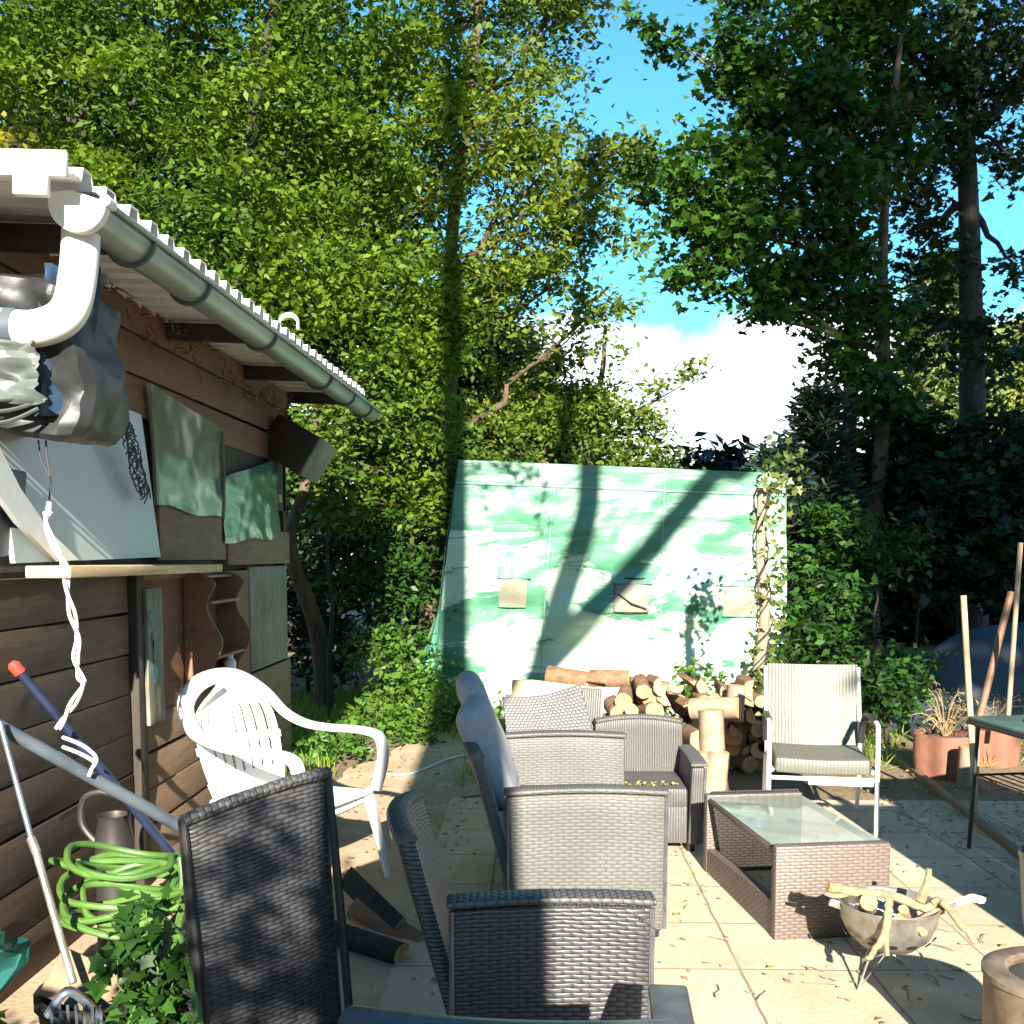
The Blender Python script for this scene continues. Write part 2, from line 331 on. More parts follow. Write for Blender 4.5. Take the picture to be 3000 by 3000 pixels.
def tarp_mat():
    m, n, b = newmat('green_tarp')
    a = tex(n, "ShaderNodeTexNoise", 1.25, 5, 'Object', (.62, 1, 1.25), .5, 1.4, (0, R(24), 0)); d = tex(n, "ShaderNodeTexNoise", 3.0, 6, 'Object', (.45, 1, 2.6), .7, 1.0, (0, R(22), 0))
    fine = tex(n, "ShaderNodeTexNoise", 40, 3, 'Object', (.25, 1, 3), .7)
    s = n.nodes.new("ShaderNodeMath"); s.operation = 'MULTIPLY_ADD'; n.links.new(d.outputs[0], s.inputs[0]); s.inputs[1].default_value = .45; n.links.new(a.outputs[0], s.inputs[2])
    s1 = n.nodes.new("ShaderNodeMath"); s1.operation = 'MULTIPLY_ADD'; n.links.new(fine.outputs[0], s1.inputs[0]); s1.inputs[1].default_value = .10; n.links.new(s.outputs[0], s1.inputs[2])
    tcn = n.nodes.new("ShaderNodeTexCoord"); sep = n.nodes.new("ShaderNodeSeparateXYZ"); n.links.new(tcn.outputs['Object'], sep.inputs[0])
    hz = n.nodes.new("ShaderNodeMapRange"); hz.inputs[1].default_value = 2.0; hz.inputs[2].default_value = 1.6; hz.inputs[3].default_value = -.30; hz.inputs[4].default_value = .045; n.links.new(sep.outputs[2], hz.inputs[0])  # height mask that keeps the painted glare off the top of the wall
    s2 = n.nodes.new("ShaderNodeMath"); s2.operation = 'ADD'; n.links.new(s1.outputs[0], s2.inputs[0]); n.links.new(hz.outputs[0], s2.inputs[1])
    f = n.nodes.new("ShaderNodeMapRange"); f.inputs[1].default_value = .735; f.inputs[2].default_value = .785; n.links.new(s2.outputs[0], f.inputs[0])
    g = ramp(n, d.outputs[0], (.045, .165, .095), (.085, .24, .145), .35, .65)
    c = mixc(n, f.outputs[0], g, (.40, .54, .41)); n.links.new(c, b.inputs['Base Color']); b.inputs['Roughness'].default_value = .42  # near-white patches painted in for sun glare on the green plastic
    cr_ = tex(n, "ShaderNodeTexNoise", 1.0, 2, 'Object', (.8, 1, 2.2), .4, .5, (0, R(38), 0)); ab = n.nodes.new("ShaderNodeMath"); ab.operation = 'SUBTRACT'; n.links.new(cr_.outputs[0], ab.inputs[0]); ab.inputs[1].default_value = .5
    ab2 = n.nodes.new("ShaderNodeMath"); ab2.operation = 'ABSOLUTE'; n.links.new(ab.outputs[0], ab2.inputs[0]); k = bump(n, b, ab2.outputs[0], .7, .12); bump(n, b, s.outputs[0], .25, .05, k); return m
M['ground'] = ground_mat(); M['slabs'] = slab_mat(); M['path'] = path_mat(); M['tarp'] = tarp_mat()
M['tarp_plain'] = plain('tarp_plain', (.05, .18, .12), (.08, .25, .17), .45, 3, (.5, 1, 2), bs=.3, bd=.03)
M['mesh_window'] = plain('mesh_window', (.24, .22, .16), (.17, .16, .12), .6, 60, bs=.1)
def glassmat(name, col, rough, alpha):
    m, n, b = newmat(name); t = tex(n, "ShaderNodeTexNoise", 5, 6)
    n.links.new(ramp(n, t.outputs[0], col, tuple(x * .75 for x in col)), b.inputs['Base Color']); b.inputs['Roughness'].default_value = rough
    b.inputs['Alpha'].default_value = alpha; b.inputs['Specular IOR Level'].default_value = .8; bump(n, b, t.outputs[0], .05, .003); return m
M['glass'] = glassmat('glass', (.36, .44, .38), .1, .55)
M['poly'] = glassmat('poly', (.16, .21, .16), .12, .70)
M['poly_green'] = glassmat('poly_green', (.06, .20, .13), .2, .96)
M['screen_white'] = plain('screen_white', (.40, .46, .47), (.33, .39, .41), .3, 1.5, bs=.03, bd=.02)

# ------------------------------------------------------------------ leaves
OVAL = np.array([(0, 0, 0), (.38, .27, .07), (1, 0, -.06), (.38, -.27, .07)], float)
MAPLE = np.array([(0, .03, 0), (-.05, .34, .03), (.22, .27, 0), (.42, .52, .05), (.55, .24, .02), (1, 0, -.06), (.55, -.24, .02), (.42, -.52, .05), (.22, -.27, 0), (-.05, -.34, .03)], float)
NEED = np.array([(0, .03, 0), (1, .05, -.12), (1, -.05, -.12), (0, -.03, 0)], float)
BLADE = np.array([(0, .045, 0), (.5, .035, .05), (1, 0, -.12), (.5, -.035, .05)], float)
def leaf_obj(name, C, size, m, parent=None, shape=OVAL, up=.6, droop=None, dirs=None):
    C = np.asarray(C, float); N = len(C); k = len(shape)
    nrm = rng.normal(size=(N, 3)); nrm[:, 2] = np.abs(nrm[:, 2]) + up; nrm[:, 1] -= .25
    nrm /= np.linalg.norm(nrm, axis=1, keepdims=True)
    t = rng.normal(size=(N, 3)) if dirs is None else dirs + rng.normal(size=(N, 3)) * .18
    if droop is not None: t[:, 2] += droop
    t -= nrm * np.sum(t * nrm, axis=1, keepdims=True) if dirs is None else 0
    t /= np.linalg.norm(t, axis=1, keepdims=True)
    if dirs is not None: nrm = np.cross(t, rng.normal(size=(N, 3))); nrm /= np.linalg.norm(nrm, axis=1, keepdims=True)
    s = np.cross(nrm, t); sz = size * rng.uniform(.65, 1.35, N)
    V = C[:, None, :] + sz[:, None, None] * (shape[None, :, 0:1] * t[:, None, :] + shape[None, :, 1:2] * s[:, None, :] + shape[None, :, 2:3] * nrm[:, None, :])
    me = bpy.data.meshes.new(name); me.vertices.add(N * k); me.vertices.foreach_set("co", V.reshape(-1))
    me.loops.add(N * k); me.loops.foreach_set("vertex_index", np.arange(N * k, dtype=np.int32))
    me.polygons.add(N); me.polygons.foreach_set("loop_start", np.arange(0, N * k, k, dtype=np.int32)); me.polygons.foreach_set("loop_total", np.full(N, k, dtype=np.int32))
    me.update(calc_edges=True); me.materials.append(m)
    return link(bpy.data.objects.new(name, me), parent)
def cluster_pts(blobs, ncl, per, cr=.32, flat=.45, shell=.3):
    """blobs: (centre, (rx,ry,rz)); clump centres biased outwards, leaves around each clump."""
    vol = np.array([b[1][0] * b[1][1] * b[1][2] for b in blobs]) ** (2 / 3.); w = vol / vol.sum()
    pts, cl = [], []
    for (c, r), ww in zip(blobs, w):
        n = max(3, int(ncl * ww)); d = rng.normal(size=(n, 3)); d /= np.linalg.norm(d, axis=1, keepdims=True)
        rad = rng.uniform(0, 1, n) ** shell
        q = np.array(c)[None] + d * rad[:, None] * np.array(r)[None]; cl.append(q)
        rr = cr * rng.uniform(.6, 1.4, n)
        k = rng.poisson(per, n)
        idx = np.repeat(np.arange(n), k); g = rng.normal(size=(len(idx), 3)) * .6
        tilt = rng.normal(size=(n, 2)) * .35
        g[:, 2] = g[:, 2] * flat + (g[:, 0] * tilt[idx, 0] + g[:, 1] * tilt[idx, 1])
        pts.append(q[idx] + g * rr[idx][:, None])
    return np.concatenate(pts), np.concatenate(cl)
def wob(a, b, n=6, amp=.12, sag=0):
    a, b = Vector(a), Vector(b); out = []
    for i in range(n + 1):
        t = i / n; p = a.lerp(b, t); k = math.sin(math.pi * t)
        out.append(p + Vector((random.uniform(-1, 1), random.uniform(-1, 1), random.uniform(-.5, .5))) * amp * k + Vector((0, 0, -sag * k)))
    return out
def tree(name, label, base, top, r0, blobs, ncl, per, leaf, size, barkm, shape=OVAL, group=None, cr=.32, flat=.45, twigs=60, cat='tree', up=.6, trunk=None, shell=.3, start=.25):
    root = thing(name, label, cat, base, group=group); B = Vector(base)
    loc = [((Vector(c) - B), r) for c, r in blobs]
    P, CL = cluster_pts([((c.x, c.y, c.z), r) for c, r in loc], ncl, per, cr, flat, shell)
    lo = leaf_obj('crown', P, size, leaf, root, shape, up)
    bm = BM(); T = Vector(top) - B
    path = [Vector(p) - B for p in trunk] if trunk else wob((0, 0, 0), T, 9, r0 * 1.2)
    if trunk: path = spline(path, 5)
    n = len(path); tube(bm, path, [r0 * (1.25 if i == 0 else 1) * (1 - .75 * i / (n - 1)) for i in range(n)], 10)
    for c, r in loc:
        zz = max(T.z * start, min(T.z, c.z - .5 * (c - Vector((0, 0, c.z))).length))
        i = min(n - 1, max(1, int(round((n - 1) * zz / max(T.z, .1)))))
        rr = r0 * (1 - .75 * i / (n - 1)) * .5
        lp = wob(path[i], c, 6, .18); tube(bm, lp, [rr * (1 - .75 * k / 6) for k in range(7)], 6)
        for _ in range(int(twigs / len(loc))):
            q = Vector(CL[random.randrange(len(CL))])
            if (q - c).length < max(r) * 1.3:
                s = lp[random.randrange(3, 7)]; tube(bm, wob(s, q, 4, .08), [.018, .014, .011, .008, .005], 4, cap=False)
    obj('trunk', bm, barkm, root, 60)
    return root
def blob(px, py, y, rpx, ry=None, k=1.0):
    p = at(px, py, y); r = rpx * y / F; return (tuple(p), (r, ry or r, r * k))

# ================================================================== ground
bm = BM(); sheet(bm, lambda u, v: (-90 + 180 * u, -40 + 180 * v, 0.0), 24, 24); tag(obj('ground', bm, M['ground']), kind='structure')
bm = BM(); rbox(bm, (4.75, 8.6, .06), (1.82, 2.35, -.020)); tag(obj('patio', bm, M['slabs']), kind='structure')
def path_fn(u, v):
    y = -2 + 11.2 * v; l = -3.0 + .12 * fbm(y * 1.3, 3); r = -.545
    if y > 6.65: r = -.35 + .25 * fbm(y * 2, 9)
    if y > 6.0: l = -1.75 + .1 * fbm(y * 2.3, 5) + .25 * (y - 6)
    return (l + (r - l) * u, y, .006)
bm = BM(); sheet(bm, path_fn, 6, 70); tag(obj('garden_path', bm, M['path']), kind='structure')

# ================================================================== shed
XW = gz(851, 2235).x; YC = gz(851, 2235).y
def W(px, py, dx=0.0): return wx(px, py, XW + dx)
shed = thing('shed', 'brown timber shed with corrugated roof and zinc gutter along the left of the patio', 'shed', (XW, YC, 0))
def sp(name, bm, m, parent=None, sharp=35):
    """mesh written in world coordinates, hung under the shed (or a part of it)."""
    bmesh.ops.translate(bm, vec=(-XW, -YC, 0), verts=bm.verts); return obj(name, bm, m, parent or shed, sharp)
YP = W(375, 1700).y; YP2 = W(405, 1700).y
bm = BM(); rbox(bm, (2.6, YC - 3.6, 2.62), (XW - 1.36, (YC + 3.6) / 2 , 1.31)); sp('shed_body', bm, M['dark_wood'])
bm = BM(); z = 1.525
for i in range(9):
    rbox(bm, (.028, YP - 2.6, .182), (XW - .02 + random.uniform(0, .008), (YP + 2.6) / 2, z - .095 + random.uniform(-.003, .003)), (random.uniform(-.004, .006), random.uniform(-.02, .02), 0), .004); z -= .19
sp('wall_planks', bm, M['shed_wood'])
bm = BM()
rbox(bm, (.07, .10, 1.55), (XW, (YP + YP2) / 2, .775), bev=.006); sp('wall_post', bm, M['dark_wood'])
bm = BM(); rbox(bm, (.06, .07, 2.5), (XW - .03, YC - .06, 1.25), bev=.006); sp('corner_post', bm, M['dark_wood'])
def board(px0, py0, px1, py1, dx=.012, th=.024, jit=0):
    """wall board between two photo points (top-left, bottom-right)."""
    a = W(px0, py0, dx); b = W(px1, py1, dx); z0 = W(px1, py1, dx).z; z1 = a.z
    return (th, b.y - a.y, z1 - z0), (XW + dx, (a.y + b.y) / 2, (z1 + z0) / 2)
bm = BM(); z = .82; y0 = YP2 + .02
for i in range(5):
    rbox(bm, (.026, YC - y0 + random.uniform(-.02, .02), .172), (XW + random.uniform(-.004, .006), (y0 + YC) / 2, z - .09), (random.uniform(-.006, .006), random.uniform(-.02, .02), 0), .004); z -= .18
rbox(bm, (.024, W(655, 1600).y - W(462, 1600).y, .36), (XW + .002, (W(655, 1600).y + W(462, 1600).y) / 2, 1.76), bev=.003)
rbox(bm, (.026, YC - W(660, 1600).y, .235), (XW + .006, (W(660, 1600).y + YC) / 2, 1.665), bev=.003)
rbox(bm, (.024, W(600, 1600).y - YP2, .06), (XW + .012, (W(600, 1600).y + YP2) / 2, 1.515), bev=.003)
sp('lower_planks', bm, M['tan_wood'])
bm = BM(); rbox(bm, (.022, 1.0, .70), (XW, W(735, 1700).y + .44 , 1.18), bev=.003); sp('mossy_board', bm, M['mossy_wood'])
bm = BM(); rbox(bm, (.02, W(735, 1700).y - YP2 - .1, .72), (XW - .006, (W(735, 1700).y + YP2) / 2, 1.15), bev=.003); sp('plywood_panel', bm, M['ply_red'])
bm = BM()
for k, (zc, h) in enumerate(((2.36, .19), (2.555, .19), (2.73, .15))):
    rbox(bm, (.026, YC - 2.9, h - .006), (XW + .004 * k, (YC + 2.9) / 2, zc), (random.uniform(-.004, .004) + .012, 0, 0), .004)
sp('upper_planks', bm, M['ply_red'])
# roof: trapezoid sheets, eave towards +x
def ez(y): return 2.725 + (y - 3.1) * .031
YR0, YR1, XE = 3.06, 8.42, -1.365
prof = []
y = YR0; k = 0
while y < YR1 - .17:
    for dy, h in ((0, 0), (.070, 0), (.088, .042), (.150, .042), (.168, 0)): prof.append((y + dy, h))
    y += .18
bm = BM(); uvl(bm); rows = []
for x in (XE, XE - .01, -2.0, -2.6, -3.4, -4.6):
    rows.append([bm.verts.new((x + (.004 * math.sin(yy * 9) if x == XE else 0), yy, ez(yy) + h + (XE - x) * .035)) for yy, h in prof])
fs = [bm.faces.new((rows[i][j], rows[i][j + 1], rows[i + 1][j + 1], rows[i + 1][j])) for i in range(len(rows) - 1) for j in range(len(prof) - 1)]
bm.normal_update(); bmesh.ops.solidify(bm, geom=fs, thickness=.006)
roof = sp('roof', bm, M['white_paint'], None, 20)
for y in (3.55, W(650, 965, .3).y, W(845, 1085, .3).y, 8.0):
    bm = BM(); rbox(bm, (.50, .055, .085), (XW + .18, y, ez(y) - .055), (0, R(2), 0), .004); sp('rafter', bm, M['dark_wood'])
bm = BM(); rbox(bm, (2.4, .025, .075), (XE - 1.2, YR0 - .02, ez(YR0) + .055), (0, R(2.0), 0), .004); rbox(bm, (.10, .03, .10), (XE - .10, YR0 - .035, ez(YR0) - .03), (0, R(2), 0), .004)
sp('fascia', bm, M['white_paint'])
# gutter
GY0, GY1, GX, GR = 3.17, 8.65, -1.385, .076
def gzv(y): return 2.665 + (y - GY0) / (GY1 - GY0) * .135
bm = BM(); uvl(bm); g = []
for y in np.linspace(GY0, GY1, 12):
    ring = []
    for k in range(13):
        a = math.pi + math.pi * k / 12; ring.append(bm.verts.new((GX + GR * math.cos(a), y, gzv(y) + GR * math.sin(a))))
    for k in range(6):
        a = math.pi + math.pi * 2 * k / 6; ring.append(bm.verts.new((GX + GR + .010 + .010 * math.cos(a), y, gzv(y) + .010 * math.sin(a) + .002)))
    g.append(ring)
fs = [bm.faces.new((g[i][k], g[i + 1][k], g[i + 1][k + 1], g[i][k + 1])) for i in range(11) for k in range(18)]
bm.normal_update(); bmesh.ops.solidify(bm, geom=fs, thickness=.002)
gut = sp('gutter', bm, M['zinc'], None, 50)
for y in (3.55, 4.15, 5.2, 6.6, 7.45, 8.2):
    bm = BM(); pts = [(GX + (GR + .006) * math.cos(a), y, gzv(y) + (GR + .006) * math.sin(a)) for a in np.linspace(math.pi, 2 * math.pi, 12)]
    tube(bm, [(GX - GR - .01, y, gzv(y) + .05)] + pts, .011, 6, flat=.5); b_ = sp('bracket', bm, M['zinc_dark']); b_.parent = gut
bm = BM(); poly = [(GX + (GR + .012) * math.cos(a), GY0 - .03, gzv(GY0) + (GR + .012) * math.sin(a)) for a in np.linspace(math.pi, 2 * math.pi, 20)]
prism(bm, poly + [(GX - GR * .2, GY0 - .03, gzv(GY0) + .035), (GX - GR - .012, GY0 - .03, gzv(GY0) + .03)], (0, .035, 0))
tube(bm, [(GX + GR + .012, GY0 - .034, gzv(GY0) + .004), (GX + GR + .012, GY0 + .02, gzv(GY0) + .004)], .017, 12); sp('gutter_cap', bm, M['pvc'])
bm = BM(); yd = GY0 + .06
dp = [at(238, 640, yd), at(236, 720, yd), at(228, 810, yd), at(212, 890, yd), at(180, 935, yd), at(120, 960, yd), at(50, 962, yd), at(-120, 940, yd)]
tube(bm, spline(dp, 5), .057, 20); j = at(35, 962, yd); ds = sp('downspout', bm, M['pvc'])
bm = BM(); tube(bm, [at(52, 962, yd), at(22, 960, yd)], .062, 20); c_ = sp('pipe_collar', bm, M['slate_pole']); c_.parent = ds
# twiggy debris on top of the wall
bm = BM()
for i in range(90):
    t = random.random(); y = 3.7 + 4.0 * t; p = Vector((XW + .05 + random.uniform(0, .07), y, 2.72 + random.uniform(-.09, .07)))
    q = p + Vector((random.uniform(-.05, .08), random.uniform(-.16, .16), random.uniform(-.14, .05))); tube(bm, wob(p, q, 3, .03), [.004, .004, .003, .002], 4, cap=False)
tag(obj('dry_vine', bm, M['nest']), 'tangle of dry brown creeper stems along the top of the shed wall', 'vine')
bm = BM()
for _ in range(2):
    c0 = at(845, 950, 7.6) ; tube(bm, [c0 + Vector((.07 * math.cos(a), .01, .06 * math.sin(a) + .02 * _)) for a in np.linspace(-.5, 3.6, 14)], .008, 6)
tag(obj('wire_loop', bm, M['cable']), 'small pale wire loop standing up from the corrugated roof', 'wire')

# polythene windows
def film(name, corners, m, label, wr=.02, folds=0):
    a, b, c, d = corners   # TL TR BR BL on wall
    bm = BM()
    def fn(u, v):
        p = (a * (1 - u) + b * u) * v + (d * (1 - u) + c * u) * (1 - v)
        p = Vector(p); p.x += wr * (.8 * fbm(u * 2.1 + wr * 50, v * 1.1) + .16 * fbm(u * 7, v * 2 + folds) + (.5 * abs(fbm(u * 2.5 + v * 2.5, v * .8 + 4)) if folds else .10 * abs(fbm(u * 5, v * 1.2)))) + .012; p.z += .012 * math.sin(u * 9 + folds) * (1 - v)
        return p
    sheet(bm, fn, 30, 34, .003); return sp(name, bm, m)
film('polythene_window', (W(430, 1120, .03), W(650, 1262, .03), W(655, 1522, .03), W(455, 1480, .03)), M['poly'], '', .016)
film('polythene_window', (W(655, 1395, .03), W(805, 1345, .03), W(812, 1575, .03), W(660, 1588, .03)), M['poly_green'], '', .030, 4)
for c in ((432, 1122, 456, 1480), (650, 1262, 655, 1520)):
    a = W(c[0], c[1], .045); b = W(c[2], c[3], .045); bm = BM(); tube(bm, [a, (a + b) / 2 + Vector((.006, .004, 0)), b], .010, 6, flat=.5); sp('film_batten', bm, M['mossy_wood'])
bm = BM(); rbox(bm, (.01, .075, .055), (XW + .085, W(785, 1452).y, W(785, 1452).z - .02)); sp('yellow_sticker', bm, plain('sticker', (.45, .30, .04), (.25, .20, .05), .6, 60, bs=0))
bm = BM(); rbox(bm, (.02, YC - W(655, 1300).y, .42), (XW - .01, (W(655, 1300).y + YC) / 2, 2.15)); sp('window_opening', bm, M['dark_wood'])

# far eave box
t = thing('eave_box', 'dark wooden box with a pale side board hanging under the far end of the eave', 'box', at(870, 1315, 7.45), (R(-6), R(30), R(-8)))
bm = BM(); rbox(bm, (.34, .42, .30), (0, 0, 0), bev=.008); obj('box_body', bm, M['dark_wood'], t)
bm = BM(); rbox(bm, (.018, .40, .30), (.182, 0, .0), bev=.004); obj('side_board', bm, M['mossy_wood'], t)

# white panel on the wall, leaning frame, shelf plank
tag_ = lambda o, *a, **k: tag(o, *a, **k)
a, b, c, d = W(-40, 1020, .06), W(414, 1216, .05), W(471, 1632, .13), W(45, 1650, .13)
bm = BM(); prism(bm, [a, b, c, d], (-.018, 0, 0)); pn = tag(obj('grey_sheet', bm, M['screen_white']), 'large pale grey sheet panel leaning on the shed wall above the plank shelf', 'panel')
bm = BM()
for k in range(34):
    tt = k / 33; c0 = W(362 + 58 * tt + 9 * math.sin(k * 2.2), 1235 + 215 * tt, .14)
    a0 = random.uniform(0, 6); tube(bm, [c0 + Vector((.004, .055 * math.cos(a0 + s) * random.uniform(.5, 1.2), .04 * math.sin(a0 + s))) for s in np.linspace(0, 4.2, 8)], .0035, 4, cap=False)
tag(obj('wire_tangle', bm, M['cord_dark']), 'dark tangled wire hanging in front of the pale panel', 'wire')
bm = BM(); prism(bm, [W(-60, 1200, .16), W(0, 1310, .16), W(60, 1430, .16), W(150, 1560, .16), W(232, 1640, .16), W(165, 1645, .16), W(55, 1530, .16), W(-40, 1400, .16)], (-.02, 0, 0))
tag(obj('slanted_board', bm, M['white_paint']), 'cream board slanting down across the left corner of the pale panel', 'board')
bm = BM(); rbox(bm, (.07, .30, .30), tuple(at(-22, 1500, 3.4)), (0, R(6), 0), .01); tag(obj('purple_crate', bm, M['navy']), 'dark navy box standing on the left end of the shelf', 'box')
a = W(140, 1676, .28); b = W(612, 1664, .10)
bm = BM(); L_ = (b - a).length; rbox(bm, (.15, L_, .042), tuple((a + b) / 2), (math.asin((b.z - a.z) / L_), 0, math.atan2(-(b.x - a.x), (b.y - a.y))), .006)
tag(obj('shelf_plank', bm, M['pale_wood']), 'long pale pine plank used as a shelf under the grey panel', 'shelf')
bm = BM(); rbox(bm, (.03, YP - 2.7, .02), (XW + .06, (YP + 2.7) / 2, 1.555)); sp('ledge', bm, M['mossy_wood'])
a = W(447, 1722, .045); b = W(447, 2122, .045)
bm = BM(); rbox(bm, (.02, .20, a.z - b.z), ((a.x + b.x) / 2, a.y, (a.z + b.z) / 2), (R(.6), 0, 0), .004, (0, 2, 12), lambda x, y, z: (x, y + .006 * fbm(z * 4), z))
tag(obj('weathered_plank', bm, M['mossy_wood']), 'narrow weathered plank with bluish stains hanging upright beside the carved shelf', 'plank')
bm = BM()
for px, py, rx, rz in ((448, 1812, .045, .04), (452, 1905, .02, .06), (455, 1970, .035, .055), (449, 1880, .012, .05)):
    c0 = W(px, py, .058); prism(bm, [c0 + Vector((0, rx * math.cos(s) * (1 + .3 * math.sin(3 * s)), rz * math.sin(s))) for s in np.linspace(0, 6.1, 14)], (.001, 0, 0))
pm = obj('paint_stain', bm, plain('paint_stain', (.10, .22, .22), (.07, .14, .14), .7, 20, bs=0)); wp = bpy.data.objects['weathered_plank']; pm.parent = wp
# carved wall shelf
ys0 = W(533, 1800).y; xs1 = XW + .215; yf = W(735, 1800, .215).y
t = thing('wall_shelf', 'brown carved wall shelf with wavy sides mounted on the shed wall', 'shelf', (XW + .01, (ys0 + yf) / 2, 1.15))
def wavy(y, th=.018):
    out = []
    for k in range(33):
        z = .36 - .62 * k / 32; s = k / 32
        out.append(Vector((.205 - .045 * (1 - math.cos(2 * math.pi * (s * 1.55 + .05))) * .9 - (.12 * max(0, (.12 - s) / .12) ** 2), y, z)))
    return out + [Vector((0, y, -.30)), Vector((0, y, .36))]
hw = (yf - ys0) / 2
for yy in (-hw, hw - .018):
    bm = BM(); prism(bm, wavy(yy), (0, .018, 0)); obj('side_panel', bm, M['shelf_wood'], t)
for zz, dd in ((.34, .10), (.20, .15), (-.10, .17), (-.26, .15)):
    bm = BM(); rbox(bm, (dd, 2 * hw - .04, .016), (dd / 2, 0, zz), bev=.002); obj('shelf_board', bm, M['shelf_wood'], t)
bm = BM(); rbox(bm, (.008, 2 * hw - .04, .62), (.005, 0, .03)); obj('back_board', bm, M['shelf_wood'], t)
bm = BM(); lathe(bm, [(0, 0), (.035, 0), (.035, .09), (.02, .11), (.02, .13), (0, .13)], 16); o = obj('small_jar', bm, M['white_plastic']); o.location = (XW + .12, yf - .12, .90)
tag(o, 'small white jar standing at the bottom of the carved shelf', 'jar')

# wrapped bundle under the eave
t = thing('wrapped_bundle', 'bulky box wrapped in crumpled black plastic sheet hanging under the eave behind the downspout', 'bundle', at(60, 1240, 3.45))
def crum(amp, s):
    def f(x, y, z):
        n = amp * (fbm(x * s + 3, y * s, z * s, 4)); m_ = amp * .9 * abs(fbm(x * s * 1.7, y * s + 7, z * s * 2.2, 3)); return (x * (1 + n) + n * .5, y + n * 1.2 - m_, z + n * .4)
    return f
bm = BM(); rbox(bm, (.60, .42, .50), (-.03, .05, .22), (R(3), R(10), R(-6)), .05, (26, 16, 24), crum(.07, 2.0)); obj('foil_wrap', bm, M['black_foil'], t, 25)
bm = BM(); sheet(bm, lambda u, v: (-.34 + .52 * u + .03 * fbm(u * 6, v * 6), -.21 - .06 * abs(fbm(u * 2.2, v * 2 + 2, 0, 2)) - .03 * v, .04 + .19 * v + .02 * u + .03 * math.sin(u * 5)), 34, 22, .003); obj('foil_flap', bm, M['grey_foil'], t, 25)
bm = BM(); sheet(bm, lambda u, v: (-.40 + .42 * u + .03 * fbm(u * 6, v * 6 + 5), -.20 - .06 * abs(fbm(u * 2.4 + 3, v * 1.6, 0, 2)) + .02 * v, .34 + .24 * v - .05 * u), 30, 20, .003); obj('foil_flap', bm, M['grey_foil'], t, 25)
bm = BM(); sheet(bm, lambda u, v: (.13 + .13 * u + .02 * fbm(u * 3, v * 3) + .05 * v, -.17 - .02 * abs(fbm(u * 3, v * 3)) + .12 * u, .0 + .48 * v + .02 * u), 14, 20, .003); obj('blue_sheet', bm, M['blue_foil'], t, 25)
bm = BM()
for k in range(3): tube(bm, spline([(-.4, -.23, -.02 + .03 * k), (-.15, -.25, .0 + .02 * k), (.05, -.24, -.03 + .035 * k), (.16, -.2, .02 + .02 * k)], 5), .012, 6, flat=.5)
obj('foil_fold', bm, M['grey_foil'], t, 25)
bm = BM(); rbox(bm, (.7, .03, .03), (-.08, .10, .50), bev=.004); obj('hanging_bar', bm, M['mossy_wood'], t)

# cords and the white cable
yc = 3.4
bm = BM()
for dx in (0, 22): tube(bm, spline([at(112 + dx, 1290, yc), at(122 + dx * .8, 1350, yc), at(148, 1400, yc), at(146, 1440, yc), at(144, 1475, yc)], 5), .0035, 6)
tag(obj('black_cord', bm, M['cord_dark']), 'thin black cord hanging from the wrapped bundle', 'cord')
t = thing('white_cable', 'twisted white extension cable hanging from its connector in front of the shed planks', 'cable', at(144, 1470, yc)); B0 = t.location
bm = BM(); tube(bm, [Vector(), at(140, 1510, yc) - B0], [.008, .010], 8); obj('connector', bm, M['cable'], t)
base = [(140, 1500), (136, 1540), (165, 1610), (190, 1660), (197, 1730), (212, 1800), (228, 1870), (222, 1930), (236, 1985), (244, 2005), (215, 2060), (185, 2110), (170, 2135)]
for ph in (0, math.pi):
    pts = [at(px + 9 * math.cos(ph + i * 1.9), py, yc + .012 * math.sin(ph + i * 1.9)) - B0 for i, (px, py) in enumerate(base)]
    bm = BM(); tube(bm, spline(pts, 5), .0062, 6); obj('strand', bm, M['cable'], t)
bm = BM()
for dy in (0, 28): tube(bm, spline([at(184, 2160 + dy, 3.22), at(235, 2180 + dy, 3.2), at(270 + dy * .2, 2205 + dy, 3.18), at(282 - dy * .5, 2225 + dy, 3.17), at(274 - dy * .5, 2245 + dy, 3.17)], 5), .006, 6)
tag(obj('cable_end', bm, M['cable']), 'two short white cable ends lying over the grey pole', 'cable')

# ================================================================== poles, rake, hose, plants on the left
def pole(name, label, cat, a, b, r, m, tipm=None, tip=None):
    t = thing(name, label, cat, b if b.z < a.z else a); B0 = Vector(t.location); bm = BM(); tube(bm, [a - B0, b - B0], r, 12); obj('shaft', bm, m, t)
    if tipm:
        bm = BM(); d = (b - a).normalized(); tube(bm, [a - B0 - d * .012, a - B0 + d * .002, a - B0 + d * .035], [r * .7, r * 1.35, r * 1.3], 12); obj(tip, bm, tipm, t)
    return t
a = at(40, 1948, 3.45); b = at(540, 2545, 3.75); d_ = (b - a); b = a + d_ * ((0.02 - a.z) / d_.z)
pole('navy_pole', 'dark navy pole with a red knob leaning against the shed', 'pole', a, b, .0165, M['navy'], M['red'], 'red_knob')
a = at(-60, 2095, 3.0); b = at(560, 2440, 3.45); b2 = a + (b - a) * 2.6
pole('grey_pole', 'thick slate grey pole leaning across the shed planks under the white cable', 'pole', a, a + (b - a) * 1.6, .021, M['slate_pole'])
t = thing('garden_rake', 'thin metal handled rake with grey head leaning beside the green hose', 'rake', at(235, 2940, 2.72)); B0 = Vector(t.location)
bm = BM(); tube(bm, [at(0, 2115, 3.0) - B0, at(98, 2480, 2.9) - B0], .0085, 10); obj('upper_handle', bm, M['slate_pole'], t)
bm = BM(); tube(bm, [at(90, 2455, 2.905) - B0, at(108, 2500, 2.89) - B0], .013, 10); obj('joint', bm, M['steel'], t)
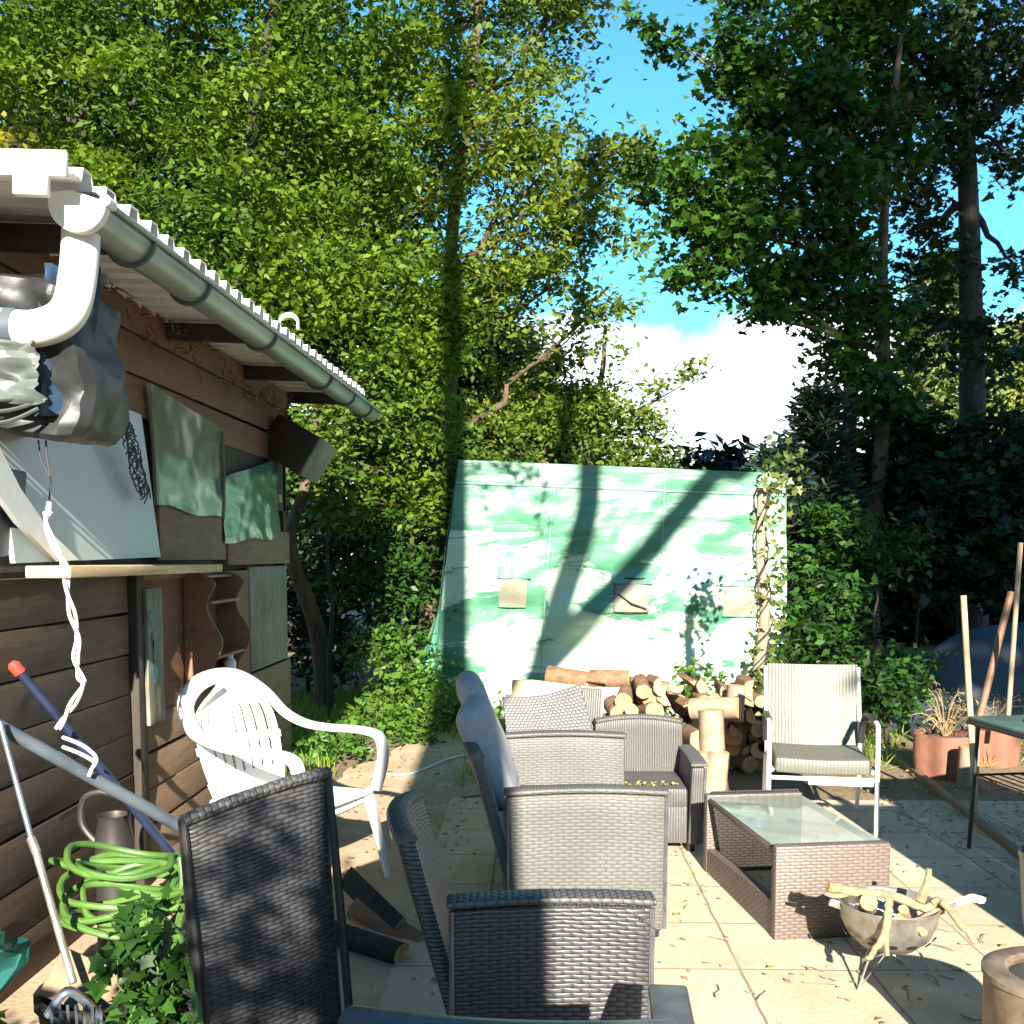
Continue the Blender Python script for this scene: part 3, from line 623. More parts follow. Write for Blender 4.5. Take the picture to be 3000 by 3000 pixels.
bm = BM(); tube(bm, [at(104, 2490, 2.893) - B0, at(215, 2880, 2.75) - B0], .011, 10); obj('lower_handle', bm, M['steel'], t)
bm = BM(); tube(bm, spline([at(140, 2975, 2.7) - B0, at(195, 2905, 2.72) - B0, at(250, 2935, 2.74) - B0, at(300, 2990, 2.7) - B0], 5), .022, 8, flat=.6)
for k in range(7): tube(bm, [at(150 + 24 * k, 2945, 2.7) - B0, at(155 + 24 * k, 3030, 2.66) - B0], .004, 5)
obj('rake_head', bm, M['slate_pole'], t)

# chair 1 (armless, high back) with the hose on its seat
def feet(t, w, d, m, h=.05):
    for sx_ in (-1, 1):
        for sy in (-1, 1):
            bm = BM(); lathe(bm, [(0, 0), (.022, 0), (.024, h + .02), (0, h + .02)], 12, (sx_ * (w / 2 - .05), sy * (d / 2 - .05), 0)); obj('foot', bm, m, t)
c1 = thing('high_back_chair', 'armless dark rattan chair turned away with a tall woven back at the lower left', 'chair', (-.955, 3.02, 0), (0, 0, R(229)))
def b1(x, y, z): return (x, y - .10 * (z + .46) / .92 * .9 - .02 * (2 * x / .48) ** 2, z + .02 * (1 - (2 * x / .48) ** 2) * (z > .3) - .055 * (x / .48 + .5) * max(0, z + .1) / .55)
bm = BM(); rbox(bm, (.48, .045, .90), (0, .30, .50), None, .018, (8, 0, 10), b1); obj('backrest', bm, M['rattan_dark'], c1)
bm = BM()
for s_ in (-1, 1): tube(bm, [(s_ * .243, .325, .06), (s_ * .243, .275, .50), (s_ * .243, .215, .945 if s_ < 0 else .89)], .013, 8)
obj('back_frame', bm, M['dark_metal'], c1)
bm = BM(); tube(bm, [(-.243, .218, .945), (-.1, .235, .945), (.1, .235, .922), (.243, .218, .890)], .018, 8); obj('top_rail', bm, M['rattan_top'], c1)
bm = BM(); rbox(bm, (.46, .46, .16), (0, .02, .37), None, .03, (3, 3, 0)); obj('seat', bm, M['rattan_dark'], c1)
for s_ in (-1, 1):
    for yy in (-.17, .22): bm = BM(); tube(bm, [(s_ * .20, yy, 0), (s_ * .20, yy, .32)], .016, 8); obj('leg', bm, M['zinc_dark'], c1)
t = tag(bpy.data.objects.new('garden_hose', None), 'bright green garden hose coiled on the dark chair at lower left', 'hose'); link(t); hc = at(372, 2585, 3.1); t.location = hc
bm = BM(); pts = []; random.seed(5)
for k in range(9 * 14):
    a = 2 * math.pi * k / 14; lp = k // 14
    rx = .175 + .045 * math.sin(lp * 2.3) + random.uniform(-.008, .008); ry = .14 + .04 * math.cos(lp * 1.7)
    tl = .75 * math.sin(lp * 1.9)
    pts.append((rx * math.cos(a) + .02 * math.sin(lp * 3), ry * math.sin(a), -.10 + .022 * lp + .06 * math.sin(a + lp * 1.3) * tl + .02 * math.sin(a * 2 + lp)))
tube(bm, spline(pts, 2), .0105, 8)
obj('coil', bm, M['hose'], t)
bm = BM(); tube(bm, spline([at(400, 2650, 2.95) - hc, at(470, 2690, 2.85) - hc, at(530, 2760, 2.75) - hc, at(565, 2860, 2.68) - hc, at(580, 2980, 2.62) - hc, at(585, 3150, 2.6) - hc], 5), .0135, 8); obj('loose_loop', bm, M['hose'], t)
bm = BM(); tube(bm, spline([at(545, 2600, 2.98) - hc, at(530, 2680, 2.85) - hc, at(505, 2780, 2.8) - hc, at(485, 2880, 2.78) - hc, at(490, 3050, 2.75) - hc], 5), .0125, 8); obj('loose_loop', bm, M['hose'], t)
random.seed(21)
t = thing('metal_jug', 'tall grey metal jug with a dark curved handle in front of the shed wall', 'jug', at(340, 2620, 4.0))
t.location.z = 0
zt = at(340, 2400, 4.0).z
bm = BM(); lathe(bm, [(0, 0), (.075, 0), (.075, zt - .08), (.06, zt), (.066, zt + .02), (.060, zt + .02), (.055, zt), (.06, .05), (0, .05)], 20); obj('jug_body', bm, M['dark_metal'], t)
bm = BM(); tube(bm, spline([(-.07, 0, zt - .1), (-.13, 0, zt - .02), (-.12, 0, zt + .08), (-.05, 0, zt + .11), (.03, 0, zt + .09)], 5), .014, 8); obj('handle', bm, M['dark_metal'], t)

def stem_plant(name, label, base, h, n, leaf, size, lm='leaf_bush', spread=.12, cat='plant', shape=MAPLE, group=None):
    t = thing(name, label, cat, base, group=group); bm = BM(); P = []
    for k in range(n):
        e = Vector((random.uniform(-spread, spread), random.uniform(-spread, spread), h * random.uniform(.6, 1.1))); pp = wob((0, 0, 0), e, 8, .03)
        tube(bm, pp, [.007 - .0006 * i for i in range(9)], 5)
        for p in pp[1:]:
            for _ in range(leaf): P.append(tuple(p + Vector((random.uniform(-1, 1), random.uniform(-1, 1), random.uniform(-.5, .7))) * .05))
    obj('stem', bm, M['hose'], t); leaf_obj('leaves', P, size, M[lm], t, shape, .5); return t
stem_plant('leafy_weed', 'tall jagged leaved weed growing in front of the hose', (-1.02, 2.62, 0), .66, 6, 11, .052, spread=.09, lm='leaf_maple')
stem_plant('leafy_weed', 'low bright green plant in the bottom left corner', (-1.37, 2.35, 0), .40, 7, 9, .065, spread=.13)
stem_plant('leafy_weed', 'dark leafy weed behind the rake head', (-.86, 2.45, 0), .30, 5, 5, .09, spread=.10, lm='leaf_maple')
bm = BM(); rbox(bm, (.22, .2, .26), tuple(at(-110, 2810, 2.8)), (0, 0, R(10)), .06, (8, 8, 8), crum(.12, 5)); tag(obj('green_bag', bm, M['green_bag']), 'crumpled dark green plastic bag at the left edge', 'bag')
bm = BM(); rbox(bm, (.24, .02, .14), tuple(at(265, 2890, 2.85)), (R(-20), R(25), R(5)), .003); tag(obj('wood_offcut', bm, M['tan_wood']), 'pale broken board lying behind the rake head', 'board')
bm = BM(); lathe(bm, [(0, 0), (.15, 0), (.18, .30), (.19, .30), (.19, .33), (.17, .33), (.15, .05), (0, .05)], 20); o = obj('dark_pot', bm, M['dark_metal']); o.location = (-1.28, 2.92, 0); tag(o, 'dark plastic plant pot below the coiled hose', 'pot')

# ================================================================== rattan armchairs
def armchair(name, label, loc, rz, w=.64, d=.62, arm=.62, bh=.90, seat=.38, lean=.13, mat='rattan_dark', group=None, cat='armchair', arch=.025, armth=.07, rib=None, topm='rattan_top', arms=(-1, 1)):
    t = thing(name, label, cat, loc, (0, 0, R(rz)), group)
    rm = M[mat]
    def bk(x, y, z):
        s = (z + bh / 2) / bh
        return (x * (1 - .06 * s), y + lean * max(0, s - .25) - .05 * (2 * x / w) ** 2 * s, z + arch * (1 - (2 * x / w) ** 2) * (z > bh * .35))
    bm = BM(); rbox(bm, (w - 2 * armth + .10, .055, bh - .06), (0, d / 2 - .03, (bh - .06) / 2 + .05), None, .02, (10, 0, 10), bk); obj('backrest', bm, rm, t)
    hb = bh - .06; pts = []
    for i in range(11):
        x = (-.5 + i / 10) * (w - 2 * armth + .10); p = bk(x, 0, hb / 2); pts.append((p[0], p[1] + d / 2 - .03, p[2] + hb / 2 + .05))
    bm = BM(); tube(bm, pts, .034, 10, flat=.5); obj('top_trim', bm, M[topm], t)
    for s_ in arms:
        def ad_(x, y, z): return (x + s_ * .02 * (z + arm / 2) / arm, y, z + .012 * math.cos(y * 5) * (z > 0))
        bm = BM(); rbox(bm, (armth, d - .02, arm - .06), (s_ * (w / 2 - armth / 2), 0, (arm - .06) / 2 + .05), None, .015, (0, 8, 6), ad_); ao = obj('armrest', bm, rm, t)
        bm = BM(); rbox(bm, (armth + .02, d + .0, .022), (s_ * (w / 2 - armth / 2 + .02), 0, arm + .005), None, .009, (0, 8, 0), lambda x, y, z: (x, y, z + .012 * math.cos(y * 5))); tr = obj('arm_trim', bm, M[topm], ao)
        for yy in (-1, 1):
            bm = BM(); tube(bm, [(s_ * (w / 2 + .001), yy * (d / 2 - .014), .06), (s_ * (w / 2 + .02), yy * (d / 2 - .014), arm - .01)], .009, 6); obj('corner_strip', bm, M['edge_strip'], ao)
    bm = BM(); rbox(bm, (w - 2 * armth - .004, d - .10, .12), (0, -.04, seat - .06), None, .02, (2, 2, 0)); obj('seat', bm, rm, t)
    bm = BM(); rbox(bm, (w - 2 * armth - .01, .04, seat - .16), (0, -d / 2 + .03, (seat - .16) / 2 + .06), None, .008); obj('front_panel', bm, M[rib] if rib else rm, t)
    feet(t, w, d, M['dark_metal'], .04)
    return t
armchair('rattan_armchair', 'dark rattan armchair side on at bottom centre, half in shade, with unravelled trim', (.025, 3.17, 0), 94, .62, .60, .61, .80, lean=.26, arms=(-1,))
armchair('rattan_armchair', 'nearest rattan armchair, only the curved top of its back showing at the bottom edge', (-.02, 2.02, 0), 176, .64, .62, .60, .815, mat='rattan_dark', topm='edge_strip', arch=.006, arms=(-1,))
# sofa: two seats, facing +x, back on the left
sf = armchair('rattan_sofa', 'grey rattan two seat sofa with grey cushions behind the dark armchair', (.18, 4.83, 0), 92.5, 1.36, .68, .63, .78, lean=.26, mat='rattan_fine', cat='sofa', topm='rattan_fine', arch=0)
bm = BM()
def cushion(bm, size, loc, rot):
    rbox(bm, size, loc, rot, min(size) * .48, (8, 8, 8), lambda x, y, z: (x * (1 + .04 * fbm(x * 5, y * 5)), y * (1 + .1 * fbm(x * 4 + 9, z * 4)), z * (1 + .03 * fbm(y * 5, z * 5))), 4)
cushion(bm, (.50, .15, .50), (0, 0, 0), None); o = obj('back_cushion', bm, M['cushion'], None, 80); o.location = (-.22, 4.70, .70); o.rotation_euler = (R(-20), 0, R(90)); tag(o, 'nearer light grey cushion leaning on the back of the sofa', 'cushion')
bm = BM(); cushion(bm, (.46, .14, .50), (0, 0, 0), None); o = obj('back_cushion', bm, M['cushion'], None, 80); o.location = (-.27, 5.22, .76); o.rotation_euler = (R(-22), 0, R(96)); tag(o, 'farther light grey cushion slipping off the back of the sofa', 'cushion')
armchair('rattan_armchair', 'low grey rattan armchair facing the camera between sofa and log pile', (.60, 5.70, 0), 0, .58, .56, .48, .645, arms=(1,), seat=.36, lean=.05, mat='rattan_rib', topm='rattan_fine', rib='rattan_rib')
leafpts = [(.60 + random.uniform(-.17, .17), 5.46 + random.uniform(0, .06), .37) for _ in range(60)]
tag(leaf_obj('dry_leaves', leafpts, .03, M['dry'], None, OVAL, 2), 'sprinkle of dry leaves on the seat of the low grey armchair', 'leaves', kind='stuff')
# loose woven panel
a, b, c, d = at(1472, 2040, 5.95), at(1698, 2003, 5.95), at(1742, 2172, 5.75), at(1488, 2178, 5.75)
bm = BM(); uv = uvl(bm)
def lp(u, v): return (a * (1 - u) + b * u) * v + (d * (1 - u) + c * u) * (1 - v) + Vector((0, .02 * math.sin(u * 3), -.03 * math.sin(math.pi * u) * v + .0))
sheet(bm, lp, 12, 10, .03)
for f in bm.faces:
    for l in f.loops: l[uv].uv = (l[uv].uv[0] * .45, l[uv].uv[1] * .34)
tag(obj('woven_panel', bm, rattan('rattan_open', (.16, .155, .155), (.02, .02, .02), .022, .02, mortar=.004)), 'loose square of open rattan weave propped tilted behind the sofa', 'panel')
bm = BM(); rbox(bm, (.13, .05, .32), tuple(at(1728, 2095, 6.05)), (R(-8), R(4), 0), .01); tag(obj('grey_slab', bm, M['rattan_rib']), 'small grey ribbed piece standing behind the woven panel', 'panel')
bm = BM(); pp = [at(1500, 1993, 6.5), at(1560, 1993, 6.5), at(1772, 2018, 6.5), at(1760, 2150, 6.5), at(1490, 2150, 6.5)]; prism(bm, pp, (0, .035, 0))
tag(obj('leaning_board', bm, M['pale_wood']), 'pale board leaning against the firewood behind the woven panel', 'board')
random.seed(33)
# torn trim strands
bm = BM()
for k in range(7):
    p = at(1640 + 18 * k, 2172 + 3 * k, 5.50); tube(bm, wob(p, p + Vector((random.uniform(.03, .12), -.02, random.uniform(-.05, .02))), 4, .02), .005, 5, flat=.4)
for k in range(6):
    p = at(1850 + 8 * k, 2675 + 5 * k, 2.86); tube(bm, wob(p, p + Vector((random.uniform(.01, .04), -.012, random.uniform(-.02, .012))), 3, .008), .0035, 5, flat=.4)
tag(obj('loose_strand', bm, M['edge_strip']), 'frayed rattan strands sticking out from the arm tops', 'strand')

# white monobloc chair
wc = thing('plastic_chair', 'white plastic garden armchair with slatted round back by the shed', 'chair', (-1.20, 4.86, 0), (0, 0, R(66)))
def seatf(u, v):
    x = (u - .5) * (.50 - .06 * v); y = -.30 + .56 * v; return (x, y, .455 - .035 * math.sin(math.pi * u) * (.4 + .6 * v) - .02 * v - .05 * max(0, (.12 - v) / .12) ** 2)
bm = BM(); sheet(bm, seatf, 20, 20, .022); obj('seat', bm, M['white_plastic'], wc)
def backf(u, s):    # u across, s up
    wd = .25 + .05 * math.sin(math.pi * s) - (.0 if s < .6 else .20 * ((s - .6) / .4) ** 3); x = (u - .5) * 2 * wd
    return Vector((x, .26 + .13 * s - .05 * (2 * u - 1) ** 2, .44 + .54 * s - .02 * (2 * u - 1) ** 2 * s))
bm = BM(); ns = 9
for k in range(ns):
    u0 = (k + .14) / ns; u1 = (k + .86) / ns; sheet(bm, lambda u, v: backf(u0 + (u1 - u0) * u, .07 + .72 * v), 2, 14, .010)
sheet(bm, lambda u, v: backf(u, .20 * v - .02), 18, 3, .014); sheet(bm, lambda u, v: backf(u, .78 + .22 * v), 18, 6, .014)
sheet(bm, lambda u, v: backf(u, .44 + .07 * v), 18, 2, .016)
obj('backrest', bm, M['white_plastic'], wc)
rim = [(-.30, -.31, .44), (-.335, -.33, .58), (-.345, -.31, .695), (-.35, -.20, .725), (-.345, 0, .725), (-.335, .14, .74), (-.335, .27, .79), (-.29, .36, .90), (-.16, .40, .985), (0, .41, 1.01)]
rim = rim + [(-x, y, z) for x, y, z in reversed(rim[:-1])]
bm = BM(); tube(bm, spline(rim, 4), .042, 12, flat=.5); obj('armrest', bm, M['white_plastic'], wc)
for s_ in (-1, 1):
    for yy, y2 in ((-.28, -.37), (.22, .36)):
        bm = BM(); tube(bm, [(s_ * .26, yy, .45), (s_ * .285, (yy + y2) / 2, .25), (s_ * .31, y2, 0)], [.040, .034, .022], 8, flat=.55); obj('leg', bm, M['white_plastic'], wc)
bm = BM(); tube(bm, [(-.26, -.29, .44), (.26, -.29, .44)], .028, 8, flat=.5); tube(bm, [(-.24, .24, .43), (.24, .24, .43)], .025, 8, flat=.5); tube(bm, [(-.25, -.27, .43), (-.24, .24, .42)], .022, 6); tube(bm, [(.25, -.27, .43), (.24, .24, .42)], .022, 6); obj('seat_apron', bm, M['white_plastic'], wc)

# sling chair
sc_ = thing('sling_chair', 'upright garden chair with white tube frame and ribbed grey sling back', 'chair', (1.69, 6.12, 0), (0, 0, R(-9)))
def slf(u, v): return Vector(((u - .5) * .55, .27 + .12 * v - .035 * math.cos((u - .5) * 3.1) * 1, .40 + .52 * v))
bm = BM(); uv = uvl(bm); sheet(bm, slf, 14, 12, .016)
for f in bm.faces:
    for l in f.loops: l[uv].uv = (l[uv].uv[0] * .55, l[uv].uv[1] * .52)
obj('backrest', bm, M['sling'], sc_)
bm = BM(); rbox(bm, (.53, .50, .09), (0, -.02, .40), None, .018, (6, 6, 0), lambda x, y, z: (x, y, z - .012 * math.cos(x * 5))); obj('seat', bm, M['sling'], sc_)
for s_ in (-1, 1):
    bm = BM(); tube(bm, spline([(s_ * .30, -.30, 0), (s_ * .30, -.29, .3), (s_ * .30, -.28, .60), (s_ * .30, -.26, .635), (s_ * .30, -.2, .645)], 4), .0135, 10); obj('front_leg', bm, M['white_paint'], sc_)
    bm = BM(); tube(bm, [(s_ * .285, .34, 0), (s_ * .285, .24, .36)], .013, 10); tube(bm, [(s_ * .28, .22, .36), (s_ * .285, .40, .90)], .012, 10); obj('rear_leg', bm, M['white_paint'], sc_)
    bm = BM(); tube(bm, spline([(s_ * .30, -.2, .648), (s_ * .30, -.02, .652), (s_ * .295, .12, .64), (s_ * .29, .21, .57), (s_ * .285, .25, .45)], 5), .020, 10, flat=.7); obj('armrest', bm, M['dark_metal'], sc_)
bm = BM(); tube(bm, [(-.29, -.285, .325), (.29, -.285, .325)], .012, 8); rbox(bm, (.36, .02, .05), (.10, -.285, .315), bev=.008); obj('front_bar', bm, M['white_paint'], sc_)
bm = BM()
for s_ in (-1, 1): tube(bm, [(s_ * .28, -.28, .37), (s_ * .28, .24, .35)], .012, 8)
obj('side_rail', bm, M['white_paint'], sc_)

# coffee table
ct = thing('coffee_table', 'brown rattan coffee table with glass top beside the fire bowl', 'table', (1.17, 4.69, 0), (0, 0, R(8.2)))
w, l, h = .50, .98, .405
bm = BM(); rbox(bm, (w, .055, h), (0, -l / 2 + .0275, h / 2), None, .008, (1, 0, 1)); obj('front_panel', bm, M['rattan_brown'], ct)
bm = BM(); rbox(bm, (w, .055, h), (0, l / 2 - .0275, h / 2), None, .008); obj('back_panel', bm, M['rattan_brown'], ct)
for s_ in (-1, 1):
    bm = BM(); prism(bm, [(s_ * (w / 2 - .004), -l / 2 + .055, .0), (s_ * (w / 2 - .004), l / 2 - .055, .0), (s_ * (w / 2 - .004), l / 2 - .055, .13), (s_ * (w / 2 - .004), -l / 2 + .055, .16)], (-s_ * .045, 0, 0)); obj('side_panel', bm, M['rattan_brown'], ct)
    bm = BM(); rbox(bm, (.022, l - .11, .022), (s_ * (w / 2 - .015), 0, h - .03), None, .004); obj('top_rail', bm, M['rattan_brown'], ct)
bm = BM(); rbox(bm, (w - .02, l - .115, .006), (0, 0, h - .012), None, .002); obj('glass_top', bm, M['glass'], ct)
bm = BM()
for k in range(40): x = -w / 2 + .03 + k * .0115; tube(bm, [(x, l / 2 - .05, h - .002), (x + .004, l / 2 - .03, h + .012), (x + .002, l / 2 - .006, h - .002)], .004, 4, cap=False)
obj('worn_edge', bm, M['rattan_top'], ct)

# ================================================================== fire bowl, drum, sticks
fb = thing('fire_bowl', 'small round steel fire bowl full of branches in front of the coffee table', 'fire bowl', (1.33, 3.80, 0)); FB = Vector(fb.location)
bm = BM(); lathe(bm, [(.0, .12), (.05, .122), (.10, .14), (.145, .18), (.172, .235), (.182, .30), (.187, .302), (.184, .306), (.176, .30), (.165, .24), (.138, .185), (.095, .148), (.0, .13)], 36); obj('bowl', bm, M['steel'], fb)
bm = BM()
for k in range(14):
    a = 2 * math.pi * k / 14; c0 = Vector((.158 * math.cos(a), .158 * math.sin(a), .19)); n_ = Vector((math.cos(a), math.sin(a), -.8)).normalized(); tv = n_.cross(Vector((0, 0, 1))).normalized(); bv = n_.cross(tv)
    prism(bm, [c0 + n_ * .004 + tv * (.017 * math.cos(s)) + bv * (.012 * math.sin(s)) for s in np.linspace(0, 5.8, 12)], n_ * .002)
obj('air_hole', bm, M['dark_metal'], fb)
for k in range(3):
    a = R(90 + 120 * k + 8); bm = BM(); tube(bm, [(.10 * math.cos(a), .10 * math.sin(a), .145), (.19 * math.cos(a), .19 * math.sin(a), .0)], .0045, 6); tube(bm, [(.19 * math.cos(a), .19 * math.sin(a), .006), (-.02 * math.cos(a), -.02 * math.sin(a), .125)], .003, 6); obj('leg', bm, M['steel'], fb)
bm = BM(); rbox(bm, (.05, .012, .03), (-.20, .0, .295), (0, R(20), 0), .004); obj('handle', bm, M['steel'], fb)
def stick(label, pts, r0, r1, m='stick', forks=(), flat=None, grp='branches in the fire bowl'):
    t = thing('branch', label, 'branch', pts[0], group=grp); B0 = Vector(t.location); n = len(spline(pts, 5)); bm = BM()
    pp = [p - B0 + Vector((random.uniform(-1, 1), random.uniform(-1, 1), random.uniform(-1, 1))) * r0 * .2 for p in spline(pts, 5)]
    tube(bm, pp, [r0 + (r1 - r0) * i / (n - 1) + random.uniform(-.06, .06) * r0 for i in range(n)], 10, flat)
    obj('stem', bm, M[m], t)
    for fk, fr in forks:
        bm = BM(); f2 = [Vector(p) - B0 for p in spline(fk, 4)]; tube(bm, f2, [fr * (1 - .5 * i / (len(f2) - 1)) for i in range(len(f2))], 8); obj('side_twig', bm, M[m], t)
    e = (pp[0] - pp[1]).normalized(); bm = BM(); tube(bm, [pp[0], pp[0] + e * .003], [r0 * .93, r0 * .9], 12); obj('cut_end', bm, M['log_end'], t)
    return t
y = 3.74
stick('long bent pale branch lying across the fire bowl, reaching out to the right', [at(2425, 2598, y), at(2520, 2612, y), at(2620, 2628, y), at(2710, 2660, y), at(2755, 2640, y - .02), at(2810, 2700, y - .1), at(2862, 2762, y - .14)], .020, .012,
      forks=(([at(2695, 2640, y), at(2715, 2590, y), at(2722, 2545, y)], .020), ([at(2500, 2612, y), at(2450, 2625, y), at(2418, 2618, y - .02)], .013)))
stick('forked pale stick standing upright over the front of the bowl', [at(2602, 2640, 3.66), at(2600, 2690, 3.62), at(2588, 2740, 3.6), at(2565, 2780, 3.585), at(2540, 2812, 3.58)], .017, .010, forks=(([at(2592, 2735, 3.6), at(2596, 2765, 3.59), at(2600, 2800, 3.58)], .014),))
stick('short thick log with a bright cut end near the bowl rim', [at(2547, 2640, 3.66), at(2540, 2680, 3.8)], .030, .028)
stick('short knobbly stick inside the bowl beside the forked one', [at(2625, 2690, 3.68), at(2670, 2712, 3.66), at(2708, 2735, 3.62)], .020, .014)
stick('small round log inside the bowl', [at(2645, 2668, 3.72), at(2660, 2700, 3.82)], .020, .02)
stick('pale split stick pointing right over the rim', [at(2690, 2685, 3.75), at(2770, 2660, 3.76), at(2840, 2632, 3.78), at(2885, 2640, 3.79)], .010, .006, m='pale_wood', flat=2.2)
stick('reddish stick lying low across the right side of the bowl', [at(2680, 2700, 3.70), at(2740, 2670, 3.72), at(2800, 2650, 3.75)], .010, .008, m='rust')
dr = thing('drum_brazier', 'rusty round metal drum at the bottom right corner', 'drum', (1.515, 2.90, 0))
bm = BM(); lathe(bm, [(.20, .0), (.205, .12), (.203, .125), (.205, .13), (.207, .38), (.213, .385), (.213, .40), (.190, .412), (.150, .408), (.140, .395), (.145, .38)], 40); obj('drum_shell', bm, M['drum'], dr)
bm = BM(); lathe(bm, [(.144, .379), (.188, .36), (.192, .02), (.0, .01)], 40); obj('inner_wall', bm, M['dark_metal'], dr)
bm = BM(); lathe(bm, [(0, .20), (.19, .20), (.19, .19), (0, .19)], 24); obj('ash_bed', bm, M['soil'], dr)

# ================================================================== right hand side
def table_right():
    t = thing('garden_table', 'green metal garden table with black legs at the right edge', 'table', (2.90, 5.25, 0), (0, 0, R(9)))
    bm = BM(); rbox(bm, (1.0, .80, .022), (0, 0, .725), None, .006); obj('tabletop', bm, M['green_metal'], t)
    bm = BM()
    for k in range(4):
        a, b = ((-.5, -.4), (.5, -.4), (.5, .4), (-.5, .4))[k], ((.5, -.4), (.5, .4), (-.5, .4), (-.5, -.4))[k]; tube(bm, [(*a, .705), (*b, .705)], .012, 6)
    obj('rim', bm, M['dark_metal'], t)
    for sx_ in (-1, 1):
        for sy in (-1, 1): bm = BM(); tube(bm, [(sx_ * .46, sy * .36, .71), (sx_ * .48, sy * .38, 0)], .011, 8); obj('leg', bm, M['dark_metal'], t)
    bm = BM()
    for k in range(16): tube(bm, [(-.46 + k * .061, -.36, .42), (-.46 + k * .061, .36, .42)], .004, 4)
    tube(bm, [(-.46, -.36, .42), (.46, -.36, .42), (.46, .36, .42), (-.46, .36, .42)], .007, 5, closed=True); obj('wire_shelf', bm, M['dark_metal'], t)
    return t
table_right()
bm = BM(); lathe(bm, [(0, 0), (.13, .0), (.18, .05), (.20, .12), (.19, .19), (.18, .21), (.17, .19), (.18, .12), (.15, .03), (0, .02)], 32); o = obj('wicker_basket', bm, M['wicker']); o.location = (2.66, 5.08, .428); tag(o, 'brown wicker basket on the wire shelf under the green table', 'basket')
bm = BM(); lathe(bm, [(0, 0), (.14, .0), (.17, .025), (.165, .028), (.13, .01), (0, .008)], 28); o = obj('grey_dish', bm, M['zinc']); o.location = (2.72, 5.28, .737); tag(o, 'flat grey dish lying on the green table', 'dish')
bm = BM(); lathe(bm, [(0, 0), (.15, 0), (.175, .34), (.18, .34), (.18, .36), (.168, .36), (.145, .02), (0, .015)], 28); o = obj('pale_bucket', bm, M['zinc']); o.location = (2.215, 4.25, 0); tag(o, 'pale plastic bucket cut off by the right edge', 'bucket')

def planter(label, loc, r=.22, h=.30):
    t = thing('terracotta_planter', label, 'planter', loc, (0, 0, random.uniform(0, 1)), 'clay planters by the bushes')
    def ring(rr):
        out = []
        for k in range(48):
            a = 2 * math.pi * k / 48; q = rr * (1 + .07 * math.cos(6 * a)); out.append((q * math.cos(a), q * math.sin(a)))
        return out
    bm = BM(); uvl(bm); rings = []
    for rr, z in ((r * .93, 0), (r, h * .5), (r * 1.0, h), (r * .84, h), (r * .82, h - .05)): rings.append([bm.verts.new((x, y, z)) for x, y in ring(rr)])
    for i in range(4):
        for k in range(48): bm.faces.new((rings[i][k], rings[i][(k + 1) % 48], rings[i + 1][(k + 1) % 48], rings[i + 1][k]))
    obj('pot_shell', bm, M['terracotta'], t)
    bm = BM(); lathe(bm, [(0, h - .02), (r * .6, h - .025), (r * .88, h - .05)], 20); obj('soil_fill', bm, M['soil'], t); return t
p1 = planter('scalloped terracotta planter with dried plant behind the thin stake', (*gz(2765, 2270)[:2], 0), .22, .31)
p2 = planter('terracotta planter just behind the green table', (*gz(2900, 2235)[:2], 0), .20, .28)
p3 = planter('terracotta planter half hidden behind the sling chair', (*gz(2500, 2150)[:2], 0), .20, .30)
def dryplant(label, loc, h, n, green=0.2):
    t = thing('dried_plant', label, 'plant', loc, group='dried plants in the planters'); bm = BM(); P = []
    for _ in range(n):
        a = random.uniform(0, 6.28); r = random.uniform(.05, .3); e = Vector((r * math.cos(a), r * math.sin(a), h * random.uniform(.2, 1)))
        pp = spline([(0, 0, 0), e * .5 + Vector((0, 0, h * .25)), e], 4); tube(bm, pp, [.006 - .0004 * i for i in range(len(pp))], 4, cap=False); P += [tuple(p) for p in pp[2:]] * 2
    obj('stems', bm, M['stick'], t); P = np.array(P) + rng.normal(size=(len(P), 3)) * .03; leaf_obj('leaves', P, .05, M['dry'], t, BLADE, .3); return t
dryplant('dried straw coloured plant in the scalloped planter', tuple(Vector(p1.location) + Vector((0, 0, .27))), .36, 26)
dryplant('dried plant in the planter behind the green table', tuple(Vector(p2.location) + Vector((0, 0, .24))), .30, 14)
bm = BM(); o = None
t = thing('cut_stump', 'pale cut log standing in front of the scalloped planter', 'log', (*gz(2835, 2305)[:2], 0))
bm = BM(); lathe(bm, [(.075, 0), (.07, .1), (.068, .28), (.06, .285)], 16); obj('bark', bm, M['bark_pale'], t)
bm = BM(); lathe(bm, [(.066, .283), (.03, .288), (0, .288)], 16); obj('cut_face', bm, M['log_end'], t)
b = gz(2862, 2392); pole('stake', 'thin pale stake pushed upright into the bed in front of the planters', 'stake', at(2822, 1745, b.y), Vector((b.x, b.y, -.05)), .018, M['pale_wood'])
pole('stake', 'tall thin grey stick standing behind the green table', 'stake', at(2990, 1590, 7.6), at(2950, 2150, 7.5), .018, M['bark_pale'])
pole('tool_handle', 'short reddish wooden tool handle leaning in front of the grey cover', 'handle', at(2962, 1735, 7.9), at(2870, 2100, 7.7), .026, M['shelf_wood'])
def mound(u, v):
    a = 2 * math.pi * u; r = v; return (4.55 + 1.35 * r * math.cos(a), 9.6 + .8 * r * math.sin(a), .98 * (1 - r ** 2.6) + .06 * fbm(math.cos(a) * 2 * r, math.sin(a) * 2 * r) * (1 - r) + .01)
bm = BM(); sheet(bm, mound, 40, 16); bmesh.ops.remove_doubles(bm, verts=bm.verts, dist=.0005); tag(obj('covered_heap', bm, M['cover']), 'low heap under a blue grey cover in the shade by the bushes', 'heap')

